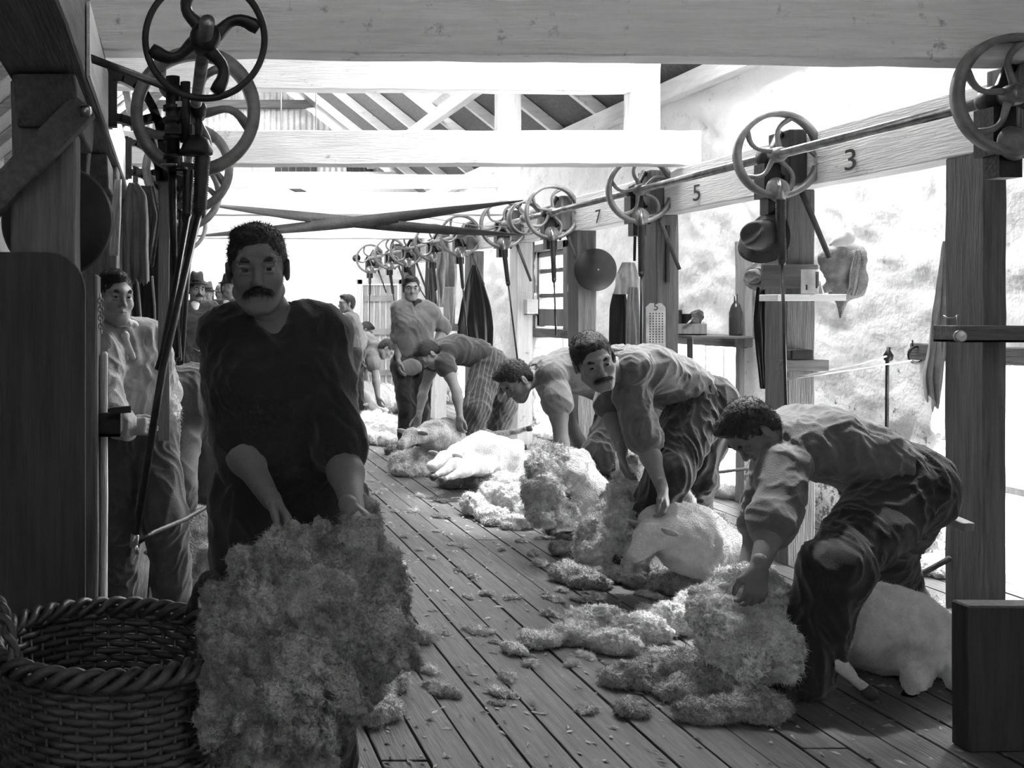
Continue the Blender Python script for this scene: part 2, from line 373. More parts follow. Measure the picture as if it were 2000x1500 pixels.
# ---------------------------------------------------------------- roof: boarded sheets between rafters, with one visible skylight and unseen openings added to let in light
SKY = [(12.2, 13.95, 2.6, 3.5), (5.3, 7.4, 2.7, 4.15), (8.4, 9.9, 2.4, 3.3), (14.8, 16.2, 1.15, 2.2), (14.6, 15.8, -1.4, .8)]
def roof():
    for side in (0, 1):
        xs = np.arange(RX, XR+.61, .1) if side else np.arange(XL-.3, RX+.01, .1); ys = np.arange(YF-.1, YB+.5, .1); m = MB(); v = []; f = []
        nx, ny = len(xs), len(ys)
        for x in xs:
            for y in ys:
                w = .0; v.append((x, y, roofz(x)+.10+.008*math.sin(y*2*PI/.2)))
        for i in range(nx-1):
            for j in range(ny-1):
                cx, cy = (xs[i]+xs[i+1])/2, (ys[j]+ys[j+1])/2
                if any(a < cy < b and c < cx < d for a, b, c, d in SKY): continue
                a = i*ny+j; f.append((a, a+1, a+ny+1, a+ny))
        struct(mk('ceiling', v, np.array(f), ROOFM))
    # rafters and purlins
    for k, y in enumerate(np.arange(YF+.3, YB, 1.12)):
        for side in (0, 1):
            x0, x1 = (RX, XR) if side else (XL, RX)
            m = MB(); m.hexa([(x0, y, roofz(x0)-.06), (x1, y, roofz(x1)-.06), (x1, y+.07, roofz(x1)-.06), (x0, y+.07, roofz(x0)-.06), (x0, y, roofz(x0)+.09), (x1, y, roofz(x1)+.09), (x1, y+.07, roofz(x1)+.09), (x0, y+.07, roofz(x0)+.09)])
            o = m.build('rafter', WHITE if side else GREYX, bev=.004)
            tag(o, ('whitewashed' if side else 'grey')+' sloping roof rafter on the '+('right' if side else 'left')+' slope above the tie beams', 'rafter', 'rafters of the %s slope' % ('right' if side else 'left'))
    for x, z, w, lab in ((3.53, 4.02, .11, 'pale roof purlin running lengthwise halfway up the right roof slope'), (4.34, 3.36, .12, 'pale wall plate timber along the top of the limewashed stone wall'), (RX, roofz(RX)-.12, .08, 'grey ridge board at the peak of the shed roof'), (-.6, roofz(-.6)-.1, .1, 'grey purlin running lengthwise under the left roof slope')):
        tag(MB().box((x-w/2, YF, z-.1), (x+w/2, YB, z+.06)).build('purlin' if 'purlin' in lab else 'roof_timber', WHITEY if x > 2 else GREYY, bev=.005), lab, 'roof timber')
roof()
# ---------------------------------------------------------------- frame: tie beams, collars, king posts
def beam(y, z0, z1, x0, x1, lab, name='tie_beam', m=WHITE, t=.14, skew=0):
    v, f = rough_box((x0, y, z0), (x1, y+t, z1), .15, .005, R.randrange(99)); v[:, 2] += skew*(v[:, 0]-1.6); o = mk(name, v, f, m, None, False)
    b = o.modifiers.new('b', 'BEVEL'); b.width = .007; b.segments = 1; b.angle_limit = .8
    return tag(o, lab, 'beam')
beam(4.04, 2.455, 2.98, XL, XR, 'nearest heavy whitewashed cross beam along the top edge of the view', skew=-.012)
beam(6.96, 2.44, 2.67, -.55, 3.62, 'whitewashed tie beam second from the front, resting on both long beams', t=.16)
beam(6.98, 2.95, 3.19, -.9, 3.16, 'whitewashed upper collar beam jointed into the short pale post above the second tie beam', 'collar_beam', t=.12, skew=-.007)
beam(10.55, 2.43, 2.66, -.55, 3.62, 'whitewashed tie beam third from the front, just above the crossed belts', t=.15)
beam(10.58, 2.71, 2.85, -.6, 3.4, 'narrow whitewashed collar just above the third tie beam', 'collar_beam', t=.1)
beam(14.1, 2.43, 2.72, -.55, 3.62, 'farthest whitewashed tie beam near the back wall', t=.15)
def kpost(y, x0, x1, z0, lab): return timber('king_post', (x0, y, z0), (x1, y+.12, roofz(x1)-.02), WHITEZ, lab, 'post')
kpost(7.0, 3.16, 3.36, 2.67, 'short whitewashed upright standing on the second tie beam')
kpost(10.58, 3.4, 3.64, 2.66, 'short whitewashed upright standing on the third tie beam beyond the right wheels')
# thin hanging rods in the roof
for px, y in ((549, 9.0), (617, 9.2)):
    x = xat(px, y); tag(MB().tube([(x, y, 3.0), (x, y, roofz(x)-.05)], .006).build('hanging_rod', WHITEZ), 'thin pale rod hanging in the roof, %s of the two' % ('left' if px < 580 else 'right'), 'rod')
b = tag(MB().bar(at(520, 345, 12.2), at(596, 378, 12.2), .08, .05).build('roof_brace', GREYX), 'grey diagonal brace lying above the third tie beam', 'brace')
# ---------------------------------------------------------------- right long beam and posts
timber('long_beam', (3.5, 2.2, 2.13), (3.66, YB, 2.42), WHITEY, 'long whitewashed beam with stencilled stand numbers carrying the right line of wheels', 'beam', step=.2, amp=.004)
RP = [(4.40, 'grey timber post at the right edge with a small shelf box nailed on it'), (5.80, 'grey timber post with a tin on its shelf and a felt hat hanging from it'), (7.35, 'timber post carrying the narrow printed tally card'), (8.77, 'broad dark timber post with a round black disc hanging on it'),
      (10.3, 'pale timber post beyond the barred window'), (11.9, 'timber post beside the long black hanging coat'), (13.5, 'far timber post behind the standing man in a light shirt'), (15.2, 'farthest timber post by the back door')]
for i, (y, lab) in enumerate(RP):
    timber('timber_post', (3.5, y, 0), (3.66 if i else 3.6, y+.22, 2.13), WHITEZ if i in (4, 6) else GREYZ, lab, 'post', amp=.004)
# lintels and jambs of the right openings
for i, (a, b_, z0, z1) in enumerate(HR[:3]+[HR[4]]):
    struct(timber('trim_%d' % (5+i), (XR-.05, a-.15, z1-.01), (XR+.3, b_+.12, z1+.085), GREYY))
    j = MB()
    for q, (fy, w) in enumerate(((.28, .03), (.62, .02), (.86, .035))):
        y = a+(b_-a)*fy; j.box((XR+.30, y, -.1), (XR+.34, y+w, z1))
    j.box((XR+.30, a, .42), (XR+.335, b_, .46))
    o = j.build('pen_grille', MIDZ); tag(o, ['wooden uprights across the pen opening at the right edge', 'wooden uprights across the bright opening under the bottle shelf', 'wooden uprights across the bright opening below the barred window', 'wooden uprights across the farthest pen opening'][i], 'grille')
def window():
    a, b_, z0, z1 = HR[3]; f = MB(); x = XR+.02
    f.box((x, a, z0), (x+.1, a+.07, z1)).box((x, b_-.07, z0), (x+.1, b_, z1)).box((x, a, z1-.07), (x+.1, b_, z1)).box((x, a, z0), (x+.1, b_, z0+.2))
    o = struct(f.build('window_1', GREYZ, bev=.004)); g = MB()
    for z in (z0+.33, z0+.62): g.box((x+.02, a+.05, z), (x+.07, b_-.05, z+.05))
    g.build('window_bar', GREYY, o); 
    s = MB().box((XR-.1, a-.1, z0-.12), (XR+.1, b_+.12, z0-.03)); s.build('window_sill', GREYY, o, bev=.005)
    s = MB().box((XR-.035, a-.09, z0-.03), (XR+.0, a+.0, z1+.08)).box((XR-.035, b_, z0-.03), (XR+.0, b_+.09, z1+.08)).box((XR-.035, a-.09, z1), (XR+.0, b_+.09, z1+.082)); s.build('window_frame', GREYZ, o, bev=.004)
window()
# upright boards against the right wall
timber('upright_board', (XR-.09, 7.66, 1.17), (XR-.03, 7.8, 1.97), MIDZ, 'weathered upright board standing on the lintel beside the limewashed wall', 'board')
timber('upright_board', (XR-.10, 7.72, 0), (XR-.06, 7.78, 1.2), MIDZ, 'thin stained batten below the weathered upright board', 'board')
# outdoor rail and yard posts beyond the openings
for i, y in enumerate((6.2, 8.9, 11.5, 15.0)):
    timber('yard_post', (6.2, y, -.75), (6.32, y+.12, .6), MIDZ, ['yard fence post outside the nearest pen opening', 'yard fence post outside the second pen opening', 'yard fence post outside the opening below the window', 'yard fence post outside the farthest opening'][i], 'post')
# ---------------------------------------------------------------- left long beam, posts, braces, boards
timber('long_beam', (-.46, 1.2, 2.12), (-.24, YB, 2.4), GREYY, 'long dark timber beam overhead on the left carrying the left line of wheels', 'beam', step=.2)
tag(MB().box((-.238, 2.95, 2.125), (-.228, YB, 2.34)).build('lit_beam_face', WHITEY), 'narrow white strip for the lit inner face of the left long beam', 'board')  # light on the beam's inner face, put in as a white strip
LP = [(2.98, 'near left timber post under the big knee brace'), (4.75, 'second left post behind the boy'), (6.6, 'third left post behind the hanging clothes'), (9.2, 'fourth left post in the shade'), (12.2, 'farthest left post towards the back wall')]
for y, lab in LP: timber('timber_post', (-.46, y, 0), (-.275 if y < 3 else -.24, y+.22, 2.12), GREYZ, lab, 'post')
for y, lab in LP[:3]:
    k = MB().hexa([(-.44, y-(.3 if y > 3 else .02), 1.98), (-.26, y-(.3 if y > 3 else .02), 1.98), (-.26, y+.5, 1.98), (-.44, y+.5, 1.98), (-.44, y-(.42 if y > 3 else .12), 2.11), (-.26, y-(.42 if y > 3 else .12), 2.11), (-.26, y+.62, 2.11), (-.44, y+.62, 2.11)])
    tag(k.build('corbel', GREYY, bev=.008), 'sloped timber corbel on top of the '+lab.split(' ')[0]+' left post', 'corbel')
    m = MB().bar((-.34, y+.2, 1.5), (-.34, y+.72, 2.1), .1, .12, up=(1, 0, 0)); tag(m.build('knee_brace', GREYY, bev=.006), 'diagonal knee brace from the '+lab.split(' ')[0]+' left post up to the beam', 'brace')
m = MB().bar(at(30, 352, 2.945), at(150, 222, 2.945), .07, .09, up=(0, 1, 0)) if 0 else MB().bar(at(-40, 420, 2.943), at(166, 205, 2.943), .085, .07, up=(0, 1, 0)); o = tag(m.build('knee_brace', GREYY, bev=.006), 'slanting brace with a round bolt across the near left post', 'brace')
MB().lathe(at(160, 217, 2.9), [(.0, 0), (.016, 0), (.016, .02), (.01, .028), (0, .028)], (1, -.3, 0)).build('bolt', STEEL, o)
# near partition boards with a rounded top corner
def partition():
    y = 2.925; x1 = xat(166, y); z1 = zat(492, y); r = .11; pts = [(-.85, y, 0), (x1, y, 0), (x1, y, z1-r)]+[(x1-r+r*math.cos(q/8*PI/2), y, z1-r+r*math.sin(q/8*PI/2)) for q in range(9)]+[(-.85, y, z1)]
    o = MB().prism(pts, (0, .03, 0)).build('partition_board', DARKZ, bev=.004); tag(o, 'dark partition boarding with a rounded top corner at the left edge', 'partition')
    o = timber('upright_board', (-.27, 3.22, 0), (-.225, 3.36, zat(530, 3.0)), GREYZ, 'pale edged upright plank between the near partition and the boy', 'board', amp=.003)
    o = timber('upright_board', (-.22, 3.3, 0), (-.2, 3.36, zat(690, 3.2)), WHITEZ, 'thin white strip for the lit edge of the upright plank by the boy', 'board', amp=.002)  # the plank's lit edge, painted as a separate white strip
partition()
# chain at the boy's plank
def chain(p0, p1, n, name, lab, r=.008):
    p0, p1 = np.array(p0), np.array(p1); m = MB(); d = (p1-p0)/n
    for i in range(n):
        c = p0+d*(i+.5); L = np.linalg.norm(d)*.68; pts = []
        for q in range(10):
            t = 2*PI*q/10; s_ = V(1, 0, 0) if i % 2 else V(0, 1, 0); pts.append(c+unit(d)*L*math.sin(t)+s_*r*math.cos(t))
        m.tube(pts, .0025, 6, closed=True)
    return tag(m.build(name, STEEL), lab, 'chain')
chain(at(196, 575, 3.15), at(198, 650, 3.15), 9, 'hanging_chain', 'short iron chain hanging beside the boy from the upright plank')
# box nailed in front of the boy
def tray(name, a, b, t, m_, lab, cat='box'):
    x0, y0, z0 = a; x1, y1, z1 = b; m = MB().box((x0, y0, z0), (x1, y1, z0+t)).box((x0, y0, z0), (x1, y0+t, z1)).box((x0, y1-t, z0), (x1, y1, z1)).box((x0, y0+t, z0), (x0+t, y1-t, z1)).box((x1-t, y0+t, z0), (x1, y1-t, z1))
    return tag(m.build(name, m_, bev=.002), lab, cat)
tray('wooden_box', (xat(186, 3.3), 3.28, zat(852, 3.3)), (xat(236, 3.3), 3.42, zat(805, 3.3)), .012, mat('dark_box_wood', .05, .7, .2, 20, .2, 5), 'small dark wooden box nailed to the plank by the boy hip')
p = at(252, 801, 3.3); tag(MB().bar(at(215, 802, 3.27), at(256, 799, 3.27), .03, .02).build('whetstone', mat('dark_stone', .06, .6)), 'flat dark sharpening stone lying across the small box by the boy', 'stone')
# camera, sky, portals
cam = bpy.data.cameras.new('camera'); co = bpy.data.objects.new('camera', cam); COL.objects.link(co); S.camera = co
co.location = (0, 0, CAMH); co.rotation_euler = (PI/2, 0, 0); cam.sensor_width = 36; cam.lens = 36; cam.sensor_fit = 'HORIZONTAL'; cam.shift_x = (1000-VX)/2000; cam.shift_y = -(750-VY)/2000; cam.clip_start = .05
w = bpy.data.worlds.new('sky'); S.world = w; w.use_nodes = True; bg = w.node_tree.nodes['Background']; bg.inputs[0].default_value = (1, 1, 1, 1); bg.inputs[1].default_value = SKYS
def portal(name, loc, sx, sy, rot):
    l = bpy.data.lights.new(name, 'AREA'); l.shape = 'RECTANGLE'; l.size = sx; l.size_y = sy; l.cycles.is_portal = True
    o = bpy.data.objects.new(name, l); COL.objects.link(o); o.location = loc; o.rotation_euler = rot
for i, (y0, y1, x0, x1) in enumerate(SKY):
    xc = (x0+x1)/2; a = math.atan(SL); portal('roof_opening_portal', (xc, (y0+y1)/2, roofz(xc)+.14), (x1-x0)*math.hypot(1, SL), y1-y0, (0, a if xc > RX else -a, 0))
for a, b_, z0, z1 in HR: portal('opening_portal', (XR+.45, (a+b_)/2, (max(z0, 0)+z1)/2), z1-max(z0, 0), b_-a, (0, PI/2, 0))
def sun(direction, e, ang=4):
    l = bpy.data.lights.new('sun', 'SUN'); l.energy = e; l.angle = math.radians(ang); o = bpy.data.objects.new('sun', l); COL.objects.link(o); o.rotation_euler = Vector([float(q) for q in direction]).to_track_quat('-Z', 'Y').to_euler()
if SUNE: sun(SUND, SUNE)
S.view_settings.view_transform = 'Standard'; S.view_settings.look = 'None'; S.view_settings.gamma = 1; S.view_settings.use_curve_mapping = False; S.view_settings.exposure = EXPO
S.cycles.use_denoising = True; S.cycles.use_adaptive_sampling = True; S.cycles.adaptive_threshold = .03; S.cycles.max_bounces = 8; S.cycles.diffuse_bounces = 5; S.cycles.sample_clamp_indirect = 8
# ---------------------------------------------------------------- overhead shearing gear
def arc_pts(cx, cz, r, a0, a1, n, y): return [V(cx+r*math.cos(a), y, cz+r*math.sin(a)) for a in np.linspace(a0, a1, n)]
def wheel_mesh(parent, c, r, rimw, rimt, n=5, rot=0, spoke=.016, m=RIM, nm='wheel'):
    c = np.array(c, float); w = MB(); w.lathe(c, [(r-rimt, -rimw/2), (r, -rimw/2), (r+.002, 0), (r, rimw/2), (r-rimt, rimw/2)], (0, 1, 0), 56, closed=True)
    o = w.build(nm+'_rim' if nm == 'wheel' else nm, m, parent)
    s = MB(); s.lathe(c, [(0, -.045), (.034, -.045), (.042, -.02), (.042, .02), (.034, .045), (0, .045)], (0, 1, 0), 20)
    for k in range(n):
        a = rot+2*PI*k/n; P = []; rr = []
        for q in range(10):
            t = q/9; rad = .03+(r-rimt*.5-spoke*.6-.03)*t; ang = a+.26*math.sin(t*PI*1.15)-.05*t
            P.append(c+V(rad*math.cos(ang), 0, rad*math.sin(ang))); rr.append(spoke*(1.0-.30*math.sin(t*PI)) if t < .99 else spoke*.75)
        s.tube(P, rr, 8)
    s.build('wheel_spokes', m, parent); return o
def sleeve(parent, p0, p1, r=.026, turns=22, nm='flexible_sleeve'):
    p0, p1 = np.array(p0, float), np.array(p1, float); m = MB(); L = np.linalg.norm(p1-p0); prof = [(0, 0)]
    for q in range(turns*2+1): prof.append((r*(1 if q % 2 else .84)*(1-.15*q/(turns*2)), L*q/(turns*2)))
    prof += [(r*.9, L), (r*.55, L+.03), (0, L+.03)]; m.lathe(p0, prof, p1-p0, 14); return m.build(nm, IRON, parent)
LEVERW = mat('lever_wood', .09, .7, .2, 30, .3, 6)
SH = (3.3, 2.29)
RW = [(4.0, None), (5.55, (1535, 792, 5.3)), (7.17, (1252, 690, 7.1)), (8.82, (1086, 655, 8.7)), (10.1, (1012, 712, 9.9)), (11.6, (912, 655, 11.4)), (12.8, (858, 640, 12.6)), (14.2, (842, 600, 14.1)), (15.3, (770, 590, 15.2)), (16.8, (720, 720, 16.4))]
PLACE = ['cut off by the right edge of the view', 'just left of the stencilled 3', 'beside the stencilled 5', 'beside the 7, in front of the barred window', 'just beyond the belt pulley', 'above the long black coat', 'sixth in from the stencilled 3 on the right line', 'above the man standing with hand on hip', 'second from the far end of the right line', 'farthest of the right line, by the back door']
for i, (y, end) in enumerate(RW):
    c = V(SH[0], y, SH[1]); t = thing('shearing_gear', 'curved spoke wheel shearing gear '+PLACE[i], 'shearing gear', c, 'overhead gear along the right shaft')
    wheel_mesh(t, c, .236, .045, .028, 5, R.random()*6)
    m = MB(); m.box((3.40, y+.06, 2.14), (3.497, y+.26, 2.44)); m.build('mounting_block', GREYZ if i != 1 else DARKZ, t, bev=.006)
    m = MB()
    for z0, z1 in ((2.40, .05), (2.2, -.03)): m.tube([(3.42, y+.13, z0), (3.38, y+.12, z0+z1*.6), (3.33, y+.1, c[2]+z1), (3.3, y+.09, c[2]+z1*.5)], [.018, .02, .022, .026], 8)
    m.lathe(c+V(0, .05, 0), [(0, 0), (.05, 0), (.055, .03), (.055, .07), (.04, .1), (0, .1)], (0, 1, 0), 18)
    m.box((3.245, y+.03, 2.06), (3.335, y+.13, 2.25)); m.box((3.26, y+.02, 1.97), (3.35, y+.1, 2.06)); m.tube([(3.3, y+.06, 2.22), (3.36, y+.06, 2.1), (3.4, y+.07, 2.06)], .012, 7)
    m.build('bracket', IRON, t)
    m = MB(); m.lathe(c+V(.0, .02, -.19), [(0, 0), (.062, 0), (.07, .012), (.05, .045), (.02, .06), (0, .06)], (.2, -1, .1), 20); m.build('friction_cone', RIM, t)
    m = MB(); m.tube([c+V(.13, .02, -.17), c+V(.26, -.03, -.56)], [.016, .013], 8); m.build('pull_lever', LEVERW, t)
    if end:
        e = at(*end); s0 = c+V(-.01, -.04, -.25); d = unit(e-s0); s1 = s0+d*.33; sleeve(t, s0, s1)
        MB().tube([s1, e], .0085, 8).build('down_tube', IRON, t); MB().tube([c+V(-.01, -.02, -.15), s0], .02, 8).build('drop_spindle', STEEL, t)
def shaft(x, z, y0, y1, r, lab):
    o = tag(MB().tube([(x, y0, z), (x, y1, z)], r, 16).build('line_shaft', STEEL), lab, 'shaft')
shaft(SH[0], SH[1]+.0, 2.9, 17.2, .024, 'long steel line shaft turning the wheels along the right beam')
shaft(.097, 2.18, 2.6, 12.5, .02, 'long steel line shaft turning the wheels along the left beam')
tag(MB().lathe((3.12, 17.0, 2.31), [(0, 0), (.06, 0), (.06, .1), (0, .1)], (0, 1, 0), 20).build('end_pulley', IRON), 'small black pulley at the far end beside the last right wheel', 'pulley')
# left line
LW = [(2.76, .168, .012, .016, 'thin rimmed wheel nearest the camera at the top left'), (3.78, .238, .06, .044, 'broad rimmed wheel just behind the thin rimmed one'), (5.3, .235, .06, .042, 'third iron wheel back on the left line'), (6.4, .235, .06, .042, 'fourth iron wheel back on the left line'), (8.9, .235, .06, .034, 'farthest iron wheel of the left line above the man in the hat')]
for i, (y, r, rw, rt, lab) in enumerate(LW):
    c = V(.097, y, 2.18); t = thing('shearing_gear', 'shearing gear: '+lab, 'shearing gear', c, 'overhead gear along the left shaft')
    wheel_mesh(t, c, r, rw, rt, 4 if i == 0 else 5, .35 if i == 0 else R.random()*6, .022 if i == 0 else .02, IRON if i == 0 else RIM)
    if i == 0: continue
    k = y/3.9; X = lambda px: (px-330)*3.9/2000; Z = lambda py: 1.45-(py-605)*3.9/2000; yb = y+.10; m = MB()
    def band(pp, w):
        pp = [np.array((X(a), yb, Z(b))) for a, b in pp]
        for a, b in zip(pp[:-1], pp[1:]): m.bar(a, b+unit(b-a)*.008, .05, w, up=(0, 1, 0)) if 0 else m.bar(a, b+unit(b-a)*.008, w, .05, up=(0, 1, 0))
    band([(214, 152), (240, 156), (264, 168), (284, 188), (299, 214), (310, 244), (316, 276), (319, 312), (320, 352)], .032)
    band([(210, 232), (236, 234), (258, 241), (277, 254), (292, 274), (303, 300), (310, 330), (312, 352)], .030)
    band([(262, 240), (284, 236), (300, 232), (312, 240)], .03)
    m.box((-.236, yb-.03, Z(252)), (-.215, yb+.03, Z(138))); m.box((-.215, yb-.02, Z(250)), (-.196, yb+.02, Z(142)))
    for q in range(4): m.box((-.225+q*.012, yb-.028, Z(143+q*3)), (-.213+q*.012, yb+.028, Z(138+q*3)))
    m.tube([(X(314), yb-.01, Z(250)), (.06, y+.02, 2.19), (.097, y+.02, 2.18)], [.022, .024, .03], 10)
    m.build('arched_bracket', IRON, t)
    m = MB(); Yc = y-.12
    m.tube([(X(337), Yc, Z(178)), (X(337), Yc, Z(345))], .026, 14); m.tube([(X(360), Yc-.02, Z(190)), (X(360), Yc-.02, Z(300))], .018, 12); m.tube([(X(336), Yc, Z(350)), (X(338), Yc, Z(470)), (X(342), Yc, Z(560))], [.016, .014, .01], 10)
    for zz in (205, 240, 262, 296, 330): m.lathe((X(337), Yc, Z(zz)), [(0, 0), (.036, 0), (.036, .018), (0, .018)], (0, 0, 1), 14)
    m.box((X(322), Yc-.03, Z(285)), (X(372), Yc+.02, Z(268))); m.box((X(326), Yc-.02, Z(242)), (X(376), Yc+.02, Z(228)))
    m.lathe((X(384), Yc-.02, Z(240)), [(0, -.03), (.02, -.026), (.03, 0), (.026, .018), (0, .032)], (0, 0, 1), 18); m.tube([(X(384), Yc-.02, Z(250)), (X(384), Yc-.02, Z(295))], .014, 10)
    m.lathe((X(380), Yc-.02, Z(322)), [(0, 0), (.058, 0), (.06, .01), (.045, .05), (.02, .068), (0, .07)], (0, 0, 1), 22); m.lathe((X(345), Yc, Z(352)), [(0, 0), (.038, 0), (.038, .014), (0, .014)], (0, 0, 1), 18)
    m.build('gear_case', IRON, t)
    m = MB(); m.box((X(342), Yc-.032, Z(236)), (X(362), Yc-.028, Z(226))); m.lathe((X(330), Yc-.04, Z(345)), [(0, 0), (.03, 0), (.03, .008), (0, .008)], (0, 0, 1), 14); m.build('maker_plate', STEEL, t)
    sleeve(t, (X(391), Yc-.03, Z(326)), (X(386), Yc-.04, Z(424)), .03, 24); sleeve(t, (X(366), Yc-.0, Z(350)), (X(362), Yc-.02, Z(432)), .022, 18)
    if i == 1:
        m = MB(); a = V(X(385), Yc-.05, Z(428)); m.tube([a, at(318, 720, 3.45), at(264, 1050, 3.2)], [.013, .014, .013], 10); m.build('down_tube', IRON, t)
        m = MB(); m.tube([V(X(364), Yc-.03, Z(436)), at(318, 690, 3.5), at(308, 722, 3.48)], [.011, .012, .012], 10); m.build('down_tube', IRON, t)
        e = at(264, 1050, 3.2); m = MB().tube([e+V(0, 0, .01), e+V(-.004, 0, -.03)], .014, 10).tube([e+V(0, -.005, -.02), e+V(.008, -.01, -.05)], .007, 8); m.build('tube_joint', STEEL, t)
        MB().tube([e+V(0, 0, -.02), at(300, 1040, 3.3), at(360, 1015, 3.5), at(430, 975, 3.7), at(475, 950, 3.8)], [.008]*5, 8).build('flexible_cord', IRON, t)
    else:
        a = V(X(385), Yc-.05, Z(428)); MB().tube([a, a+V(-.07, .1, -1.0)], .012, 8).build('down_tube', IRON, t)
    if i < 3: timber('stand_board', (X(309), yb+.02, .0 if i > 3 else .95), (X(331), yb+.05, Z(352)), MIDZ if i == 1 else GREYZ, ['', 'long pale vertical board hanging under the arched bracket nearest the camera', 'vertical board hanging under the second arched bracket'][i], 'board', amp=.002, bev=.002)
o = tag(MB().tube([at(172, 112, 3.0), at(260, 145, 3.25), at(345, 178, 3.5)], .012, 10).build('lever_rod', IRON), 'dark slanting iron rod running from the top left beam to the gear', 'rod')
# crossed belt between the shafts
def belt():
    yb = 9.5; cl = V(.12, yb, 2.29); rl = .165; cr = V(3.3, yb, 2.30); rr = .16
    t = thing('drive_belt', 'long dark crossed leather belt twisting across between the left and right shafts', 'belt', (cl+cr)/2)
    for s_ in (1, -1):
        a = cl+V(.03, 0, rl*s_); b = cr+V(-.03, 0, -rr*s_); n = 60; v = []; dy = .045*s_
        for q in range(n+1):
            u = q/n; p = a+(b-a)*u; p = p+V(0, .02*s_*math.sin(u*PI), -.03*math.sin(u*PI)); th = PI*u; w = V(0, math.cos(th), math.sin(th))*.052; nn = V(0, -math.sin(th), math.cos(th))*.004
            v += [p-w-nn, p+w-nn, p+w+nn, p-w+nn]
        f = [(4*q+i, 4*q+(i+1) % 4, 4*q+4+(i+1) % 4, 4*q+4+i) for q in range(n) for i in range(4)]
        mk('belt_run', v, f, LEATHER, t)
    for c, r in ((cl, rl), (cr, rr)):
        p = MB(); sg = -1 if c[0] < 1 else 1; pts = []
        for q in range(25):
            a = PI/2+PI*q/24 if sg < 0 else -PI/2+PI*q/24; pts.append((c[0]+r*math.cos(a), c[2]+r*math.sin(a)))
        v = []
        for x, z in pts: v += [(x, yb-.052, z), (x, yb+.052, z)]
        mk('belt_wrap', v, [(2*q, 2*q+1, 2*q+3, 2*q+2) for q in range(24)], LEATHER, t)
    for c, r, lab in ((cl, rl-.006, 'iron belt pulley on the left shaft'), (cr, rr-.006, 'iron belt pulley on the right shaft')):
        t = thing('belt_pulley', lab+' holding the crossed belt', 'pulley', c); wheel_mesh(t, c, r, .11, .015, 4, .4, .014)
belt()
m = MB().tube([at(835, 425, 10.2), at(930, 441, 10.0), at(1030, 444, 9.6)], .004, 6); tag(m.build('cord', MIDZ), 'thin cord slung between the right shaft wheels by the pulley', 'cord')
# ---------------------------------------------------------------- painted and printed figures
def text(body, size, loc, rot, m_, name, parent, sx=1):
    c = bpy.data.curves.new(name, 'FONT'); c.body = body; c.size = size; c.align_x = 'CENTER'; c.align_y = 'CENTER'; c.extrude = .0006
    o = bpy.data.objects.new(name, c); COL.objects.link(o); dg = bpy.context.evaluated_depsgraph_get(); me = bpy.data.meshes.new_from_object(o.evaluated_get(dg)); bpy.data.objects.remove(o)
    o = bpy.data.objects.new(name, me); COL.objects.link(o); o.location = loc; o.rotation_euler = rot; o.scale = (sx, 1, 1); me.materials.clear(); me.materials.append(m_)
    if parent: o.parent = parent
    return o
BLACKP = mat('black_stencil_paint', .06, .8)
lb = bpy.data.objects['long_beam']
for ch, px, py in (('3', 1660, 314), ('5', 1360, 378), ('7', 1167, 424)):
    y = 3.49*2000/(px-330); text(ch, .155, (3.492, y, zat(py, y)), (PI/2, 0, -PI/2), BLACKP, 'stencilled_number', lb, 1.5)
# ---------------------------------------------------------------- cloth and small things
def drape(name, rows, y, m_, lab, cat, fold=.02, freq=5, n=26, thick=.006, seed=0, frag=0, parent=None, yy=0):
    """hanging cloth: rows of (left px, right px, py); folds run down it"""
    rows = sorted(rows, key=lambda r: r[2]); ts = np.linspace(rows[0][2], rows[-1][2], max(18, int((rows[-1][2]-rows[0][2])*y/2000/.03))); v = []
    L = np.interp(ts, [r[2] for r in rows], [r[0] for r in rows]); Rr = np.interp(ts, [r[2] for r in rows], [r[1] for r in rows])
    for j, t in enumerate(ts):
        for i in range(n+1):
            u = i/n; p = at(L[j]+(Rr[j]-L[j])*u, t, y); v.append(p+V(0, yy*j/len(ts), 0))
    v = np.array(v); u = np.tile(np.arange(n+1)/n, len(ts)); k = np.repeat(np.arange(len(ts))/len(ts), n+1)
    q = np.stack([u*freq+seed, k*1.2, k*0+seed], 1); v[:, 1] += fold*2.4*noise(q, seed)*(.4+k)+fold*.5*noise(q*3, seed+3); 
    if frag:
        e = np.repeat(np.arange(len(ts)) == len(ts)-1, n+1); v[e, 2] += frag*noise(np.stack([u[e]*14, u[e], u[e]], 1), seed)*2
    f = np.array([(j*(n+1)+i, j*(n+1)+i+1, (j+1)*(n+1)+i+1, (j+1)*(n+1)+i) for j in range(len(ts)-1) for i in range(n)])
    o = mk(name, v, f, m_, parent); s_ = o.modifiers.new('s', 'SOLIDIFY'); s_.thickness = thick; s_.offset = 0
    s2 = o.modifiers.new('u', 'SUBSURF'); s2.levels = s2.render_levels = 1
    return tag(o, lab, cat) if lab else o
def cm(nm, v, b=.3): return mat(nm, v, .95, b, 220, .15, 12, sheen=.3)
BLACKC = cm('black_cloth', .014); DGREYC = cm('dark_grey_cloth', .05); GREYC = cm('grey_cloth', .16); LGREYC = cm('light_grey_cloth', .35); PALEC = cm('pale_cloth', .6); HESS = mat('hessian', .28, .95, .6, 160, .25, 18)
